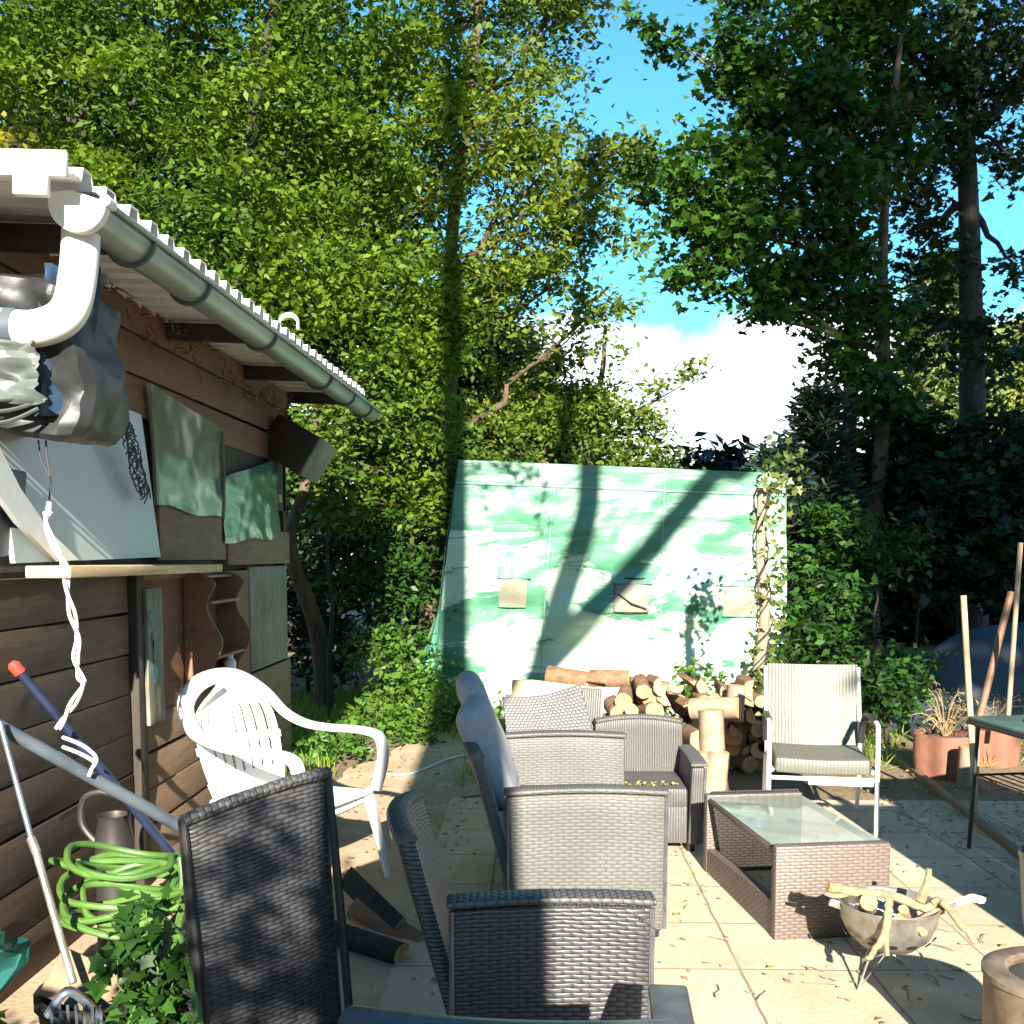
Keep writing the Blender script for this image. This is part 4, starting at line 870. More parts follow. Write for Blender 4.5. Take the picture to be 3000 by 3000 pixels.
# ================================================================== green tarp tent
TY = 10.2
TL, TR, BR, BL = at(1345, 1348, TY), at(2300, 1388, TY), at(2305, 2125, TY), at(1268, 2125, TY)
tent = thing('tarp_tent', 'green tarpaulin garden tent with wrinkled side wall and three small windows', 'tent', (BL.x, TY, 0)); T0 = Vector(tent.location)
def tf(u, v, off=0.0):
    p = (TL * (1 - u) + TR * u) * v + (BL * (1 - u) + BR * u) * (1 - v)
    k = math.sin(math.pi * min(1, max(0, u))) ** .4 * (1 - max(0, (v - .86) / .14))
    w1 = .10 * fbm(u * 3.2 - v * 1.6, v * 2.2 + u, .3, 4); fold = .075 * math.sin((u * 2.2 + v * 5.2) * 3 + 2 * fbm(u * 2, v * 2)) * (1 - v) * math.exp(-((u - .25) / .3) ** 2)
    fold += .055 * math.sin((v * 6.5 - u * 2.6) * 3.1 + 1.5 * fbm(u * 3, v * 2)) * math.exp(-((v - .35) / .3) ** 2)
    p.y += (w1 + fold) * k - off - .10 * math.sin(math.pi * v) * .4; p.z += .008 * fbm(u * 6, 1) * (v > .97); p.x -= .03 * math.sin(v * 3.1) * (1 - u)
    return p - T0
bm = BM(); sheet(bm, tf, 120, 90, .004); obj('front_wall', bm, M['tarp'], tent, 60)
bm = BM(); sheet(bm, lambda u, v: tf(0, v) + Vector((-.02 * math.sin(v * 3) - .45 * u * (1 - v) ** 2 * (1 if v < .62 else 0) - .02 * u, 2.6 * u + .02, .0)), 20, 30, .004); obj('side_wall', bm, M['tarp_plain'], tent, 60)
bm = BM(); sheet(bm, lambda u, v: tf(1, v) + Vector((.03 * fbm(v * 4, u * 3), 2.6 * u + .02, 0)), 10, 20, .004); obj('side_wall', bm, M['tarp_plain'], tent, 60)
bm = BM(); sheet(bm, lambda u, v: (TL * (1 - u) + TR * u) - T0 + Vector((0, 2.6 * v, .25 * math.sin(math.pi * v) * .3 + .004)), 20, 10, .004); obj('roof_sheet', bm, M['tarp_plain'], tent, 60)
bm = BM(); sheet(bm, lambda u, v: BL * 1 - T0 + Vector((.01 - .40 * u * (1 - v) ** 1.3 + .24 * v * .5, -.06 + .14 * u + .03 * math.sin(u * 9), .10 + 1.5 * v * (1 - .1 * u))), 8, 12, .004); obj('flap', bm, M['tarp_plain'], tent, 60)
for u0, u1, v0, v1 in ((.165, .245, .455, .585), (.50, .598, .445, .575), (.815, .915, .435, .575)):
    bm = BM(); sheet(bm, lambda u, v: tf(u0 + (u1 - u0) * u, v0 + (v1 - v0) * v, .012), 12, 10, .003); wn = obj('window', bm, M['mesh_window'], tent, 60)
    bm = BM(); sheet(bm, lambda u, v: tf(u0 - .01 + (u1 - u0 + .02) * u, v1 - .02 + .045 * v, .03 + .01 * math.sin(u * 8)), 12, 3, .004); fl_ = obj('rolled_flap', bm, M['tarp_plain'], wn, 60)
    bm = BM(); e = [tf(u0, v1, .02), tf(u1, v1, .02)]; tube(bm, e, .010, 6); tube(bm, [tf(u0, v0, .02), tf(u0, v1, .02)], .005, 6); tube(bm, [tf(u1, v0, .02), tf(u1, v1, .02)], .005, 6); tube(bm, [tf(u0, v0, .02), tf(u1, v0, .02)], .006, 6); (tube(bm, [tf(u0 + .01, v0 + .07, .03), tf((u0 + u1) / 2, v0 + .035, .04), tf(u1 - .005, v0 + .015, .03)], .009, 6) if .3 < u0 < .8 else None); obj('window_trim', bm, M['dark_metal'] if u0 > .3 and u0 < .8 else M['tarp_plain'], wn)
bm = BM()
for u in (.30, .635): tube(bm, [tf(u, v, .008) for v in np.linspace(0, 1, 40)], .006, 5)
tube(bm, [tf(u, .915, .008) for u in np.linspace(0, 1, 60)], .010, 5); obj('seam', bm, plain('seam', (.22, .42, .33), (.16, .34, .26), .5, 6, bs=0), tent)

# ivy post
ip = thing('ivy_post', 'pale wooden post wound with ivy in front of the green tent', 'post', (*at(2212, 2250, 7.8)[:2], 0)); I0 = Vector(ip.location)
pp = [Vector((0, 0, 0)), at(2212, 2060, 7.8) - I0, at(2225, 1930, 7.8) - I0, at(2240, 1800, 7.8) - I0, at(2228, 1640, 7.8) - I0, at(2232, 1430, 7.8) - I0]
sp_ = spline(pp, 6); bm = BM(); tube(bm, sp_, [.052 - .018 * i / (len(sp_) - 1) for i in range(len(sp_))], 12); obj('post_shaft', bm, M['bark_pale'], ip, 60)
P = []
for _ in range(300):
    py = 1340 + 720 * random.random() ** 1.3; px = 2245 + random.gauss(0, 28) + 30 * max(0, (1700 - py) / 350) ; P.append(tuple(at(px, py, 7.8 + random.uniform(-.12, .15)) - I0))
for _ in range(60): P.append(tuple(at(2300 + random.gauss(0, 35), 1370 + random.gauss(0, 40), 7.8) - I0))
for _ in range(160): P.append(tuple(at(2240 + random.gauss(0, 26), 2040 + random.gauss(0, 45), 7.7) - I0))
leaf_obj('ivy_leaves', P, .058, M['leaf_ivy'], ip, MAPLE, .2)
bm = BM()
for _ in range(5):
    s_ = random.uniform(0, 6); tube(bm, [Vector(sp_[i]) + Vector((.06 * math.cos(i * .8 + s_), .06 * math.sin(i * .8 + s_), 0)) for i in range(len(sp_))], .006, 5)
obj('ivy_stem', bm, M['bark_dark'], ip)

# ================================================================== firewood
def log(loc, d, r, ln, split=False, label='split firewood log in the heap in front of the green tent', bark='log_bark', grp='firewood logs heaped in front of the tent'):
    t = thing('firewood_log', label, 'log', loc, group=grp); q = Vector((0, -1, 0)).rotation_difference(Vector(d).normalized()); t.rotation_mode = 'QUATERNION'; t.rotation_quaternion = q
    n = 14; a1 = random.uniform(2.2, 4.2) if split else 6.3; a0 = random.uniform(0, 6.28); poly = []
    for k in range(n):
        a = a0 + min(a1, 2 * math.pi * (n - 1) / n) * k / (n - 1); rr = r * (1 + random.uniform(-.07, .07)); poly.append(Vector((rr * math.cos(a), 0, rr * math.sin(a))))
    if split: poly.append(Vector((random.uniform(-.2, .2) * r, 0, random.uniform(-.2, .2) * r)))
    bm = BM(); prism(bm, [p + Vector((0, -ln / 2, 0)) for p in poly], (0, ln, 0)); obj('bark', bm, M[bark], t, 50)
    bm = BM(); prism(bm, [p * .93 + Vector((0, -ln / 2 - .004, 0)) for p in poly], (0, .003, 0)); obj('cut_end', bm, M['log_end'], t); return t
random.seed(8)
for row in range(7):
    z = .06 + row * .095; x = .42 + .04 * (row % 2) + max(0, row - 4) * .16
    while x < 1.88 - max(0, row - 5) * .3:
        r = random.uniform(.045, .085); log((x + r, 7.75 + random.uniform(-.15, .1), z), (random.uniform(-.35, .35), -1, random.uniform(-.15, .25)), r, random.uniform(.28, .36), random.random() < .6); x += 2 * r * .97
for px, py, r in ((1660, 1985, .07), (1720, 1978, .06), (1785, 1990, .07), (1900, 2010, .055), (1945, 2030, .06)):
    log(tuple(at(px, py, 8.0)), (1, random.uniform(-.5, .2), random.uniform(-.2, .2)), r, .32, True, 'rounded log lying crosswise on top of the firewood heap')
log(tuple(gz(2095, 2332) + Vector((0, 0, .15))), (.12, .02, 1), .085, .30, False, 'pale log standing upright at the foot of the firewood heap', 'bark_pale')
log(tuple(gz(2045, 2335) + Vector((0, 0, .15))), (-.08, .02, 1), .07, .30, False, 'paler log standing upright next to the low grey armchair', 'bark_pale')
log(tuple(gz(2085, 2332) + Vector((0, .05, .43))), (-.05, .05, 1), .085, .28, False, 'thick pale log balanced on top of the upright logs', 'bark_pale')
log(tuple(at(2035, 2160, 7.0)), (.1, -1, .05), .075, .3, False, 'round log lying on its side left of the balanced log')
log(tuple(at(2095, 2075, 7.2)), (.9, -.5, .1), .08, .34, False, 'thick log across the top right of the firewood heap', 'bark_pale')
log(tuple(at(2155, 2060, 7.3)), (.05, 0, 1), .065, .25, False, 'small pale block standing beside the ivy post', 'bark_pale')
bm = BM(); rbox(bm, (.10, .02, .5), tuple(gz(2165, 2260) + Vector((0, 0, .28))), (R(4), R(3), 0), .003); tag(obj('red_board', bm, M['ply_red']), 'upright reddish board beside the pale block and the ivy post', 'board')
# split kindling between plastic chair and dark armchair
random.seed(12)
for k, (px, py, z, lab) in enumerate(((1085, 2640, .10, 'grey split log on the path behind the dark armchair'), (1120, 2700, .05, 'brown split log leaning against the grey one on the path'), (1060, 2760, .04, 'dark split log lying nearest the tall dark chair'))):
    c0 = gz(px, py, z); log(tuple(c0), (.55 + .2 * k, -.6, -.25 + .1 * k), .05, .42, True, lab, ('bark_dark', 'shelf_wood', 'bark_dark')[k], 'split logs on the path')

# ================================================================== trees behind the camera (they throw the shadows; some are added to block sun and sky)
def cast(px, py, yc, yt=10.2):
    p = at(px, py, yt); return p - SD * ((yt - yc) / SD.y)
def ground_cast(x, yg, yc): p = Vector((x, yg, 0)); return p - SD * ((yg - yc) / SD.y)
t = thing('tall_tree', 'tall straight forked tree standing behind the photographer', 'tree', (.10, -3, 0))
bm = BM(); zs = [0, 1.5, 3.0, 3.8, 4.6, 5.6, 6.8, 8, 11, 15, 20]; rs_ = [.36, .35, .35, .32, .25, .17, .145, .135, .13, .12, .08]
tube(bm, [(.02 * math.sin(z), 0, z) for z in zs], rs_, 14)
B0 = Vector(t.location); J = cast(1590, 1955, -3) - B0
tube(bm, spline([(0, 0, 4.2), (.35, 0, 4.9), J], 5), .14, 10)
tube(bm, spline([J] + [cast(a, b, -3) - B0 for a, b in ((1640, 1770), (1695, 1600), (1722, 1480), (1729, 1355), (1735, 1150), (1740, 800))] + [Vector((1.9, 0, 16))], 4), [.145 - .0015 * i for i in range(29)], 10)
tube(bm, spline([J] + [cast(a, b, -3) - B0 for a, b in ((1706, 1826), (1854, 1671), (1981, 1516), (2090, 1388), (2260, 1200))] + [Vector((4.2, 0, 14))], 4), [.14 - .002 * i for i in range(25)], 10)
obj('trunk', bm, M['bark'], t, 60)
LB = [ground_cast(-.93, 4.55, -2) - B0, ground_cast(-.80, 4.1, -2) - B0, ground_cast(-.98, 3.6, -2) - B0]  # low branch and leaves added to dapple the tall woven back with shade
bm = BM()
for q in LB: tube(bm, wob((0, .2, 2.2), q, 6, .08), [.03, .025, .02, .016, .012, .008, .005], 6)
lb = obj('dapple_branch', bm, M['bark'], t, 60)
P, _c = cluster_pts([(tuple(q), (.26, .2, .26)) for q in LB], 32, 18, .12)
leaf_obj('dapple_leaves', P, .075, M['leaf_left'], t)
P, _c = cluster_pts([((0, 0, 20.5), (2.2, 2, 1.6)), ((2.5, -.5, 20), (2, 2, 1.5)), ((5, 0, 19.6), (2, 2, 1.5))], 60, 40, .6)
leaf_obj('crown', P, .3, M['leaf_left'], t)
t = thing('added_shade_tree', 'unseen dense tree added behind the camera to shade the right background', 'tree', (9.0, -6.5, 0))  # crown added out of view to keep sun off the right-hand trees
bm = BM(); tube(bm, [(0, 0, 0), (.1, 0, 4), (0, .1, 9), (0, 0, 15)], [.4, .33, .25, .1], 12); obj('trunk', bm, M['bark'], t)
P, _c = cluster_pts([((-1.6, 0, 11.5), (3.4, 2.2, 3.4)), ((-2.4, 0, 15.4), (2.6, 2.2, 2.4)), ((3, 0, 10.5), (4, 2.5, 3)), ((-2.6, 0, 10.2), (1.8, 1.5, 2.0)), ((.2, 0, 8.4), (2.6, 1.8, 1.5)), ((-3.0, 0, 7.8), (1.5, 1.3, .9))], 430, 42, .8, .6, .5)
leaf_obj('crown', P, .42, M['leaf_left'], t)
t = thing('overhanging_twig', 'leafy twig hanging high above the patio', 'twig', tuple(cast(1420, 1330, 4.3)))
bm = BM(); B0 = Vector(t.location); P = []
for tgt in (((1380, 1350), (1400, 1400), (1420, 1490)), ((1420, 1350), (1480, 1385), (1560, 1395)), ((1560, 1380), (1590, 1440), (1575, 1560)), ((1470, 1350), (1510, 1400), (1525, 1420))):
    pp = spline([cast(a, b, 4.3) - B0 for a, b in tgt], 6); tube(bm, [Vector(), Vector((0, 0, .1))] + pp, .006, 5, cap=False)
    for p in pp:
        for _ in range(3): P.append(tuple(p + Vector((random.gauss(0, .04), random.gauss(0, .04), random.gauss(0, .04)))))
obj('stem', bm, M['bark_dark'], t); leaf_obj('leaves', P, .075, M['leaf_left'], t)
for k, (x, y, z, rx, ry, rz) in enumerate(((-9.5, 2.5, 4.5, 2.2, 3.5, 4.2), (-9.5, -4.5, 5, 2.2, 3.5, 4.8), (10.5, 3.0, 4.8, 2.0, 3.2, 4.4), (11.5, -1.5, 5, 2.0, 3.0, 4.8), (-3.5, -1.5, 18.5, 4.5, 3.0, 1.8), (5.5, -0.5, 18.5, 4.0, 3.0, 1.8), (-4, -10.5, 1.6, 4.5, 1.0, 1.6), (4, -10.5, 1.6, 4.5, 1.0, 1.6), (-6.5, 3.5, 16.5, 4.5, 3.5, 1.5), (1.5, 3.0, 17.0, 4.5, 3.5, 1.5), (8.5, 3.5, 16.5, 4.0, 3.5, 1.5))):  # unseen trees and canopies added to cut sky light and deepen the shade
    lab = ('tall hedge tree added left of the shed to block sky light', 'tall hedge tree added left behind the camera to block sky light', 'tall tree added right of the garden to block sky light', 'tall tree added right behind the camera to block sky light', 'high canopy added over the left of the patio to block sky light', 'high canopy added over the right of the patio to block sky light', 'low hedge added left behind the camera to block sky light', 'low hedge added right behind the camera to block sky light', 'spreading canopy added high above the shed to block sky light', 'spreading canopy added high above the seating to block sky light', 'spreading canopy added high above the clay planters to block sky light')[k]
    bx, by = (x, y) if z < 10 else ((-9.5 if x < 0 else 11) - k * .4, y - 1)
    tree('sky_blocker', lab, (bx, by, 0), (bx, by, z), .22, [((x, y, z), (rx, ry, rz))], 200, 44, M['leaf_dark'] if z < 10 else M['leaf_left'], .42, M['bark_dark'], cr=.9, twigs=6)
# board screen added on the right, outside the frame, to shade the slabs
t = thing('shade_screen', 'unseen timber board screen added to shade the right of the patio', 'screen', (3.38, 2.6, 0))
bm = BM()
for k in range(16): rbox(bm, (.148, .022, 1.66 + random.uniform(-.02, .02)), (-1.15 + k * .15, 0, .85), None, .003)
obj('shade_screen_boards', bm, M['tan_wood'], t)
for x in (-1.1, 1.0): bm = BM(); rbox(bm, (.08, .08, 1.75), (x, .06, .875), None, .005); obj('post', bm, M['dark_wood'], t)
P, _c = cluster_pts([((-2.2, .35, .7), (.75, .35, .75)), ((-1.45, .3, .6), (.35, .3, .7)), ((-1.1, .3, .95), (.22, .2, .35))], 110, 42, .22)
tag(leaf_obj('shrub', P, .09, M['leaf_bush']), 'unseen leafy shrub added by the shed to shade the lower left', 'shrub')  # added out of view to darken the corner by the hose

# ================================================================== trees of the background
random.seed(3)
LT = 'broadleaf trees behind the shed'
def BB(*a): return [blob(*x) for x in a]
tree('broadleaf_tree', 'dense bright green tree filling the upper left above the shed roof', (-6.2, 12.3, 0), (-5.0, 12.3, 8.6), .17,
     BB((60, 120, 12.6, 330), (330, 60, 12.8, 260), (120, 420, 11.8, 330), (430, 400, 11.3, 260), (560, 160, 12.4, 250), (-150, 300, 12, 300), (620, 560, 10.8, 200), (300, 640, 10.9, 200)), 88, 330, M['leaf_left'], .095, M['bark_dark'], group=LT, cr=.50, flat=.26, shell=.25)
tree('broadleaf_tree', 'bushy green tree leaning over the middle of the shed roof', (-3.6, 11.8, 0), (-2.9, 11.8, 8.6), .16,
     BB((820, 110, 12.4, 280), (860, 420, 11.6, 250), (720, 720, 10.4, 210), (930, 760, 10.9, 230), (1090, 260, 12.4, 270), (1060, 560, 12, 220), (900, 1020, 10.6, 190), (1120, 900, 11.4, 210)), 90, 330, M['leaf_left'], .095, M['bark_dark'], group=LT, cr=.50, flat=.26, shell=.25)
tree('broadleaf_tree', 'looser green tree with bare twigs at the left side of the sky gap', (-1.4, 12.8, 0), (-.6, 12.6, 9.0), .15,
     BB((1340, 100, 12.8, 260), (1560, 90, 12.6, 150), (1400, 420, 12.3, 230), (1640, 480, 12.1, 150), (1570, 330, 12.4, 150), (1700, 620, 12.0, 120), (1520, 640, 12.2, 190), (1640, 820, 12.2, 150), (1420, 880, 12.4, 190), (1720, 930, 12.4, 90), (1660, 40, 12.8, 70), (1780, 420, 12.2, 80)), 100, 190, M['leaf_mid'], .10, M['bark'], group=LT, cr=.44, flat=.3, twigs=300)
tree('young_tree', 'small green tree rising behind the tent with a branch towards the clouds', (.5, 13.6, 0), (.9, 13.6, 4.6), .10,
     BB((1560, 1150, 13.4, 150), (1720, 1170, 13.6, 90), (1860, 1250, 13.5, 75), (1950, 1150, 13.5, 38), (2030, 1085, 13.5, 24), (1700, 1290, 13.2, 140), (1890, 1350, 13.1, 80), (2000, 1370, 13.0, 45), (1450, 1290, 12.9, 120)), 230, 42, M['leaf_mid'], .085, M['bark'], cr=.22)
tree('broadleaf_tree', 'shaded tree with slanting bare trunk right behind the shed corner', (*gz(955, 2085)[:2], 0), tuple(at(880, 1150, 10.2)), .11,
     BB((1180, 1180, 11, 200), (1020, 1330, 10.6, 170), (1260, 1420, 11, 160), (1240, 1000, 11.6, 160)), 230, 50, M['leaf_left'], .085, M['bark'], group=LT, cr=.24,
     trunk=[(*gz(955, 2085)[:2], -.02), tuple(at(930, 1850, 10.3)), tuple(at(850, 1600, 10.0)), tuple(at(900, 1400, 10.0)), tuple(at(930, 1150, 10.2))])
GB = 'dark undergrowth shrubs behind the path'
def shrub(label, blobs, n, per, leaf='leaf_bush', size=.085, shape=OVAL, group=None, barkm='bark_dark', name='shrub', cr=.2):
    b0 = blobs[0][0]; return tree(name, label, (b0[0], b0[1], 0), (b0[0], b0[1], max(.3, b0[2])), .03, blobs, n, per, M[leaf], size, M[barkm], shape, group, cr, twigs=20, cat='shrub')
shrub('tall leafy shrub just left of the green tent', BB((1180, 1650, 10.6, 140), (1120, 1500, 10.8, 130), (1230, 1480, 11.2, 120), (1080, 1720, 10.6, 110), (1200, 1830, 10.4, 110)), 110, 26, 'leaf_maple')
shrub('lower leafy shrub where the path meets the green tent', BB((1170, 1960, 9.9, 90), (1110, 1900, 10, 80), (1240, 1990, 9.6, 60)), 40, 26)
shrub('leafy branches beside the far end of the gutter', BB((960, 1340, 9.9, 60), (1000, 1480, 10, 70), (930, 1420, 10.3, 60), (1010, 1220, 10.2, 90)), 60, 36, 'leaf_mid')
shrub('dark shrub between the shed corner and the slanting trunk', BB((900, 1780, 11.5, 130), (900, 1600, 12, 150), (980, 1900, 11.0, 110)), 110, 40, 'leaf_dark')
# right-hand side
MG = 'maples right of the sky gap'
tree('maple_tree', 'dark maple with a slender trunk right of the sky gap', (*at(2560, 1900, 13.6)[:2], 0), tuple(at(2560, 300, 13.8)), .13,
     BB((2010, 620, 12.8, 100), (2130, 560, 12.8, 140), (2110, 760, 12.8, 120), (2000, 800, 12.8, 60), (2260, 700, 13.1, 150), (2300, 850, 13, 90), (2420, 560, 13.5, 150), (2440, 800, 13.6, 150), (2520, 1000, 13.7, 130), (2560, 420, 14, 150), (1900, 500, 12.6, 70), (2200, 880, 12.8, 50), (2560, 1180, 13.4, 110)),
     300, 46, M['leaf_maple'], .11, M['bark'], MAPLE, MG, cr=.26, twigs=120, trunk=[(*at(2560, 1900, 13.6)[:2], -.02), tuple(at(2552, 1650, 13.6)), tuple(at(2590, 1200, 13.6)), tuple(at(2585, 800, 13.7)), tuple(at(2600, 500, 13.8)), tuple(at(2640, 100, 13.9))])
tree('maple_tree', 'upper maple with a sunlit bare stem at the top right of the sky gap', (*at(2480, 1900, 14.6)[:2], 0), tuple(at(2500, -100, 14.6)), .12,
     BB((2120, 130, 13.2, 60), (2190, 230, 13.3, 120), (2000, 430, 13.2, 80), (2300, 330, 13.8, 160), (2200, 420, 13.5, 110), (2330, 80, 14.2, 170), (2500, 130, 14.5, 160), (2440, 280, 14.5, 130), (1920, 90, 13.0, 35), (1990, 120, 13.0, 40), (2160, 30, 13.8, 70), (2600, 40, 14.5, 130), (2520, -80, 14.5, 160)),
     280, 44, M['leaf_maple'], .11, M['bark_pale'], MAPLE, MG, cr=.26, twigs=120, trunk=[(*at(2480, 1900, 14.6)[:2], -.02), tuple(at(2490, 1200, 14.6)), tuple(at(2490, 700, 14.6)), tuple(at(2500, 300, 14.6)), tuple(at(2540, -60, 14.6))])
tree('dark_tree', 'tree with a thick straight dark trunk near the right edge', (*at(2845, 1900, 15.0)[:2], 0), tuple(at(2830, -200, 15)), .235,
     BB((2760, 140, 15, 180), (2950, 100, 15, 180), (2700, 330, 15, 140), (2930, 330, 15, 150), (2730, 520, 15.2, 110), (2960, 460, 15, 70), (2700, 700, 15.2, 100), (2740, 850, 15.2, 90), (2980, 780, 15, 70), (2700, 980, 15, 110), (2900, 1020, 15.2, 120)),
     230, 38, M['leaf_dark'], .11, M['bark_dark'], MAPLE, MG, cr=.3, twigs=140, trunk=[(*at(2850, 1900, 15.0)[:2], -.02), tuple(at(2850, 1300, 15)), tuple(at(2840, 700, 15)), tuple(at(2825, 200, 15)), tuple(at(2825, -200, 15))])
def conifer(label, base, h, rad, n, m, group=None, spiky=True, size=.11, dens=26):
    t = thing('conifer', label, 'tree', base, group=group); bm = BM(); tube(bm, [(0, 0, 0), (0, 0, h * .5), (0, 0, h)], [.12, .08, .02], 8); P, D = [], []
    for k in range(n):
        z = h * (.06 + .92 * (k / n)); a = k * 2.399; r = rad * (1 - z / h) ** .7 * random.uniform(.75, 1.15) + .12
        d = Vector((math.cos(a), math.sin(a), .0)); e = Vector((0, 0, z)) + d * r + Vector((0, 0, .35 * r * (1 if spiky else -.4)))
        pp = spline([(0, 0, z), Vector((0, 0, z)) + d * r * .5 - Vector((0, 0, .08 * r)), e], 4); tube(bm, pp, [.016 - .0016 * i for i in range(len(pp))], 4, cap=False)
        for i in range(1, len(pp)):
            for _ in range(dens // 4):
                f = random.random(); p = pp[i - 1].lerp(pp[i], f) + Vector((random.gauss(0, .05), random.gauss(0, .05), random.gauss(0, .04))); P.append(tuple(p)); D.append(tuple(d * .7 + Vector((random.gauss(0, .4), random.gauss(0, .4), .25 if spiky else -.3))))
    obj('trunk', bm, M['bark_dark'], t); leaf_obj('needles', P, size, M[m], t, NEED * np.array([1, 3.0, 1]), 0, None, np.array(D)); return t
conifer('dark blue green spruce beside the maple trunk above the tent', (*at(2385, 1900, 12.4)[:2], 0), 3.6, .75, 170, 'needle')
conifer('shorter dark spruce with upswept branches right of the cloud', (*at(2270, 1900, 12.0)[:2], 0), 2.9, .75, 150, 'needle', dens=18)
conifer('pale green larch in the background near the right edge', (*at(2720, 1900, 21)[:2], 0), 7.8, 1.9, 260, 'needle_pale', spiky=False, size=.2)
conifer('pale green larch at the far right behind the thick trunk', (*at(2960, 1900, 20)[:2], 0), 6.2, 1.8, 240, 'needle_pale', spiky=False, size=.2)
shrub('bright leafy shrub at the right side of the tent', BB((2400, 1800, 9.9, 100), (2330, 1900, 9.7, 70), (2450, 1900, 9.6, 60), (2380, 1660, 10.2, 70), (2460, 1740, 10.2, 50)), 70, 24, 'leaf_maple', .095)
shrub('leafy shrub below the slender maple trunk', BB((2570, 1660, 10.8, 60), (2500, 1560, 11, 60), (2650, 1600, 11, 50), (2450, 1500, 11.2, 50)), 50, 26, 'leaf_maple', .10)
shrub('low bush behind the clay planters', BB((2600, 2030, 8.6, 70), (2500, 2000, 8.8, 70), (2660, 1960, 9.0, 60)), 60, 30, 'leaf_maple', .08)
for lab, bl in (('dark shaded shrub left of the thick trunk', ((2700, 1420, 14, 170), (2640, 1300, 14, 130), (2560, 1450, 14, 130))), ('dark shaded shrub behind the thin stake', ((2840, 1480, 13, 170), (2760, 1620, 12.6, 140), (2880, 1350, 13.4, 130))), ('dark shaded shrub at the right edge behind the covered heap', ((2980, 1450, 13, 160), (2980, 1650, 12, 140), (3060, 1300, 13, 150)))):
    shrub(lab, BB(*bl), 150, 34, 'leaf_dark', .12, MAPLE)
# far belt of trees closing the view
random.seed(9)
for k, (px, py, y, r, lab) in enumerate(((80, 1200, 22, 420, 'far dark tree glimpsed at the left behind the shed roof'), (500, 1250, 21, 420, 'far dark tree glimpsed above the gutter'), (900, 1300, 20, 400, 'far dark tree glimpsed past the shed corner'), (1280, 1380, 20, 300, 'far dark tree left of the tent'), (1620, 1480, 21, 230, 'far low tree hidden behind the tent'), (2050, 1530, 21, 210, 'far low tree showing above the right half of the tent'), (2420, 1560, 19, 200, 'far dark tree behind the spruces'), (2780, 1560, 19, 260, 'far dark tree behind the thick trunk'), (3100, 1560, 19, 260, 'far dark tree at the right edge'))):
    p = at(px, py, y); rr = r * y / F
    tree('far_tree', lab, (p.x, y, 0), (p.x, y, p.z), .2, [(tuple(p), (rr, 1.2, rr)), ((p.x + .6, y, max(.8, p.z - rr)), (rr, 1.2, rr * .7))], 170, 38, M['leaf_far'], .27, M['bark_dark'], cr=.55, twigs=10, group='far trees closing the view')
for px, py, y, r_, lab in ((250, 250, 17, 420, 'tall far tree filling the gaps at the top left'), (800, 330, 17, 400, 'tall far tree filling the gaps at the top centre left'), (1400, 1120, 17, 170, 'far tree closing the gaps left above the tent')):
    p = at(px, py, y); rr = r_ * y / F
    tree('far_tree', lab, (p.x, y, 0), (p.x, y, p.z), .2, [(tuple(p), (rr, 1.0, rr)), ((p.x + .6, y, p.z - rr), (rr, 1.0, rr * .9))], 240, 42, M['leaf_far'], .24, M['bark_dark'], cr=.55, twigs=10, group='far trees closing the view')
# golden tree bit upper left
shrub('yellowing young shrub at the left edge above the roof', BB((15, 500, 10.9, 45), (50, 420, 11.0, 40)), 12, 30, 'leaf_gold')

# ================================================================== grass, weeds, litter
def grass(label, x0, x1, y0, y1, n, size, m='grass', mask=None, name='grass'):
    X = rng.uniform(x0, x1, n); Y = rng.uniform(y0, y1, n); keep = np.array([(fbm(a * 1.3, b * 1.3, 2) > -.12) and (mask is None or mask(a, b)) for a, b in zip(X, Y)])
    X, Y = X[keep], Y[keep]; D = np.stack([rng.normal(size=len(X)) * .55, rng.normal(size=len(X)) * .55, np.ones(len(X))], 1); D /= np.linalg.norm(D, axis=1, keepdims=True)
    return tag(leaf_obj(name, np.stack([X, Y, np.full(len(X), .002)], 1), size, M[m], None, BLADE, 0, None, D), label, 'grass', kind='stuff')
def gm(a, b): return not (-1.9 < a < -.35 and b < 8.6) and not (a > -.5 and b < 6.9)
grass('grass and weeds along the end of the path', -2.6, .5, 7.0, 11.5, 9000, .13, mask=lambda a, b: (a > -.55 or b > 8.6 + .5 * fbm(a * 3, b) or a < -1.55 + .18 * fbm(b * 3)))
grass('rough grass under the bushes on the right', 2.2, 6, 7.6, 12.5, 6000, .13)
grass('dark grass under the left trees', -6, -1.8, 8.4, 12, 4000, .15)
P, _c = cluster_pts([((-1.25, 8.9, .16), (.55, .5, .2)), ((-1.0, 9.5, .22), (.45, .4, .25)), ((-1.55, 7.9, .12), (.25, .4, .14)), ((-.55, 9.4, .15), (.3, .3, .2))], 110, 26, .12, .7)
tag(leaf_obj('low_weeds', P, .07, M['leaf_bush'], None, OVAL, .6), 'low bright weeds at the end of the path', 'weeds', kind='stuff')
P, _c = cluster_pts([((.05, 8.6, .16), (.35, .3, .18)), ((1.35, 8.7, .42), (.30, .12, .26)), ((1.95, 8.2, .2), (.3, .25, .2))], 60, 24, .11, .7)
tag(leaf_obj('creeper', P, .07, M['leaf_bush'], None, OVAL, .6), 'bright creeper leaves growing behind the firewood', 'weeds', kind='stuff')
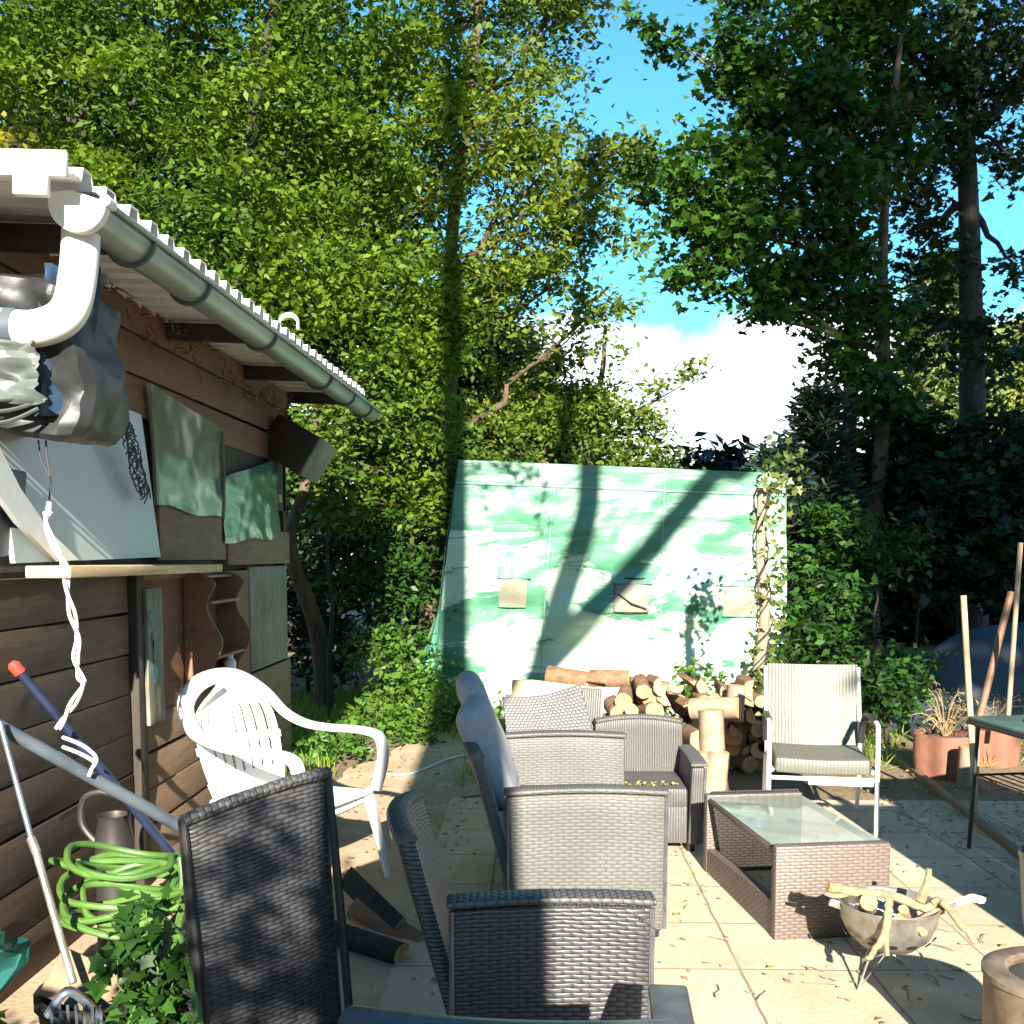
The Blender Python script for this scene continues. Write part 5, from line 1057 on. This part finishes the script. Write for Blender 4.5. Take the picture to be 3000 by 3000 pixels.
X = np.concatenate([rng.uniform(-.6, 3.9, 420), rng.uniform(2.2, 3.4, 500), rng.uniform(-1.9, -.4, 420)]); Y = np.concatenate([rng.uniform(3.2, 6.6, 420), rng.uniform(5.6, 7.6, 500), rng.uniform(4.4, 8.4, 420)])
o = leaf_obj('leaf_litter', np.stack([X, Y, np.full(len(X), .018)], 1), .035, M['litter'], None, OVAL, 3.0); tag(o, 'dry leaves scattered on the slabs and the path', 'leaf litter', kind='stuff')
bm = BM(); random.seed(4)
for _ in range(110):
    p = Vector((random.uniform(.3, 2.4), random.uniform(3.3, 6.5), .018)); a = random.uniform(0, 6.28); q = p + Vector((math.cos(a), math.sin(a), 0)) * random.uniform(.02, .12); tube(bm, wob(p, q, 3, .01), .0022, 4, cap=False)
tag(obj('twig_litter', bm, M['rust']), 'small dry twigs scattered on the slabs', 'twigs', kind='stuff')
bm = BM(); tube(bm, spline([gz(1105, 2272) + Vector((0, 0, .02)), gz(1200, 2275) + Vector((0, 0, .02)), gz(1320, 2228) + Vector((0, 0, .02)), gz(1395, 2215) + Vector((0, 0, .02))], 6), .008, 6)
tag(obj('pale_rope', bm, M['cable']), 'thin pale rope lying across the path', 'rope')
J = []
for _ in range(260):
    k = random.randrange(-1, 7); J.append((.30 + .5 * k - .006 + random.gauss(0, .006), 3.3 + 3.3 * random.random() ** .7, .008) if random.random() < .6 else (random.uniform(-.4, 3.2), -.12 + .5 * random.randrange(7, 14) + random.gauss(0, .006), .008))
J = [p for p in J if fbm(p[0] * 2.2, p[1] * 2.2, 5) > -.02]
JJ = np.repeat(np.array(J), 5, 0) + rng.normal(size=(len(J) * 5, 3)) * np.array([.010, .010, 0]); DD = rng.normal(size=JJ.shape) * .7; DD[:, 2] = 1
tag(leaf_obj('joint_moss', JJ, .028, M['leaf_maple'], None, BLADE, 0, None, DD), 'small tufts of moss and weeds in the joints of the slabs', 'moss', kind='stuff')
# edging timber between patio and bed
bm = BM(); rbox(bm, (.05, 4.6, .05), (2.62, 5.9, .02), (0, 0, R(-6)), .008); tag(obj('edging_timber', bm, M['tan_wood']), 'low timber edging between the slabs and the planting bed', 'edging')
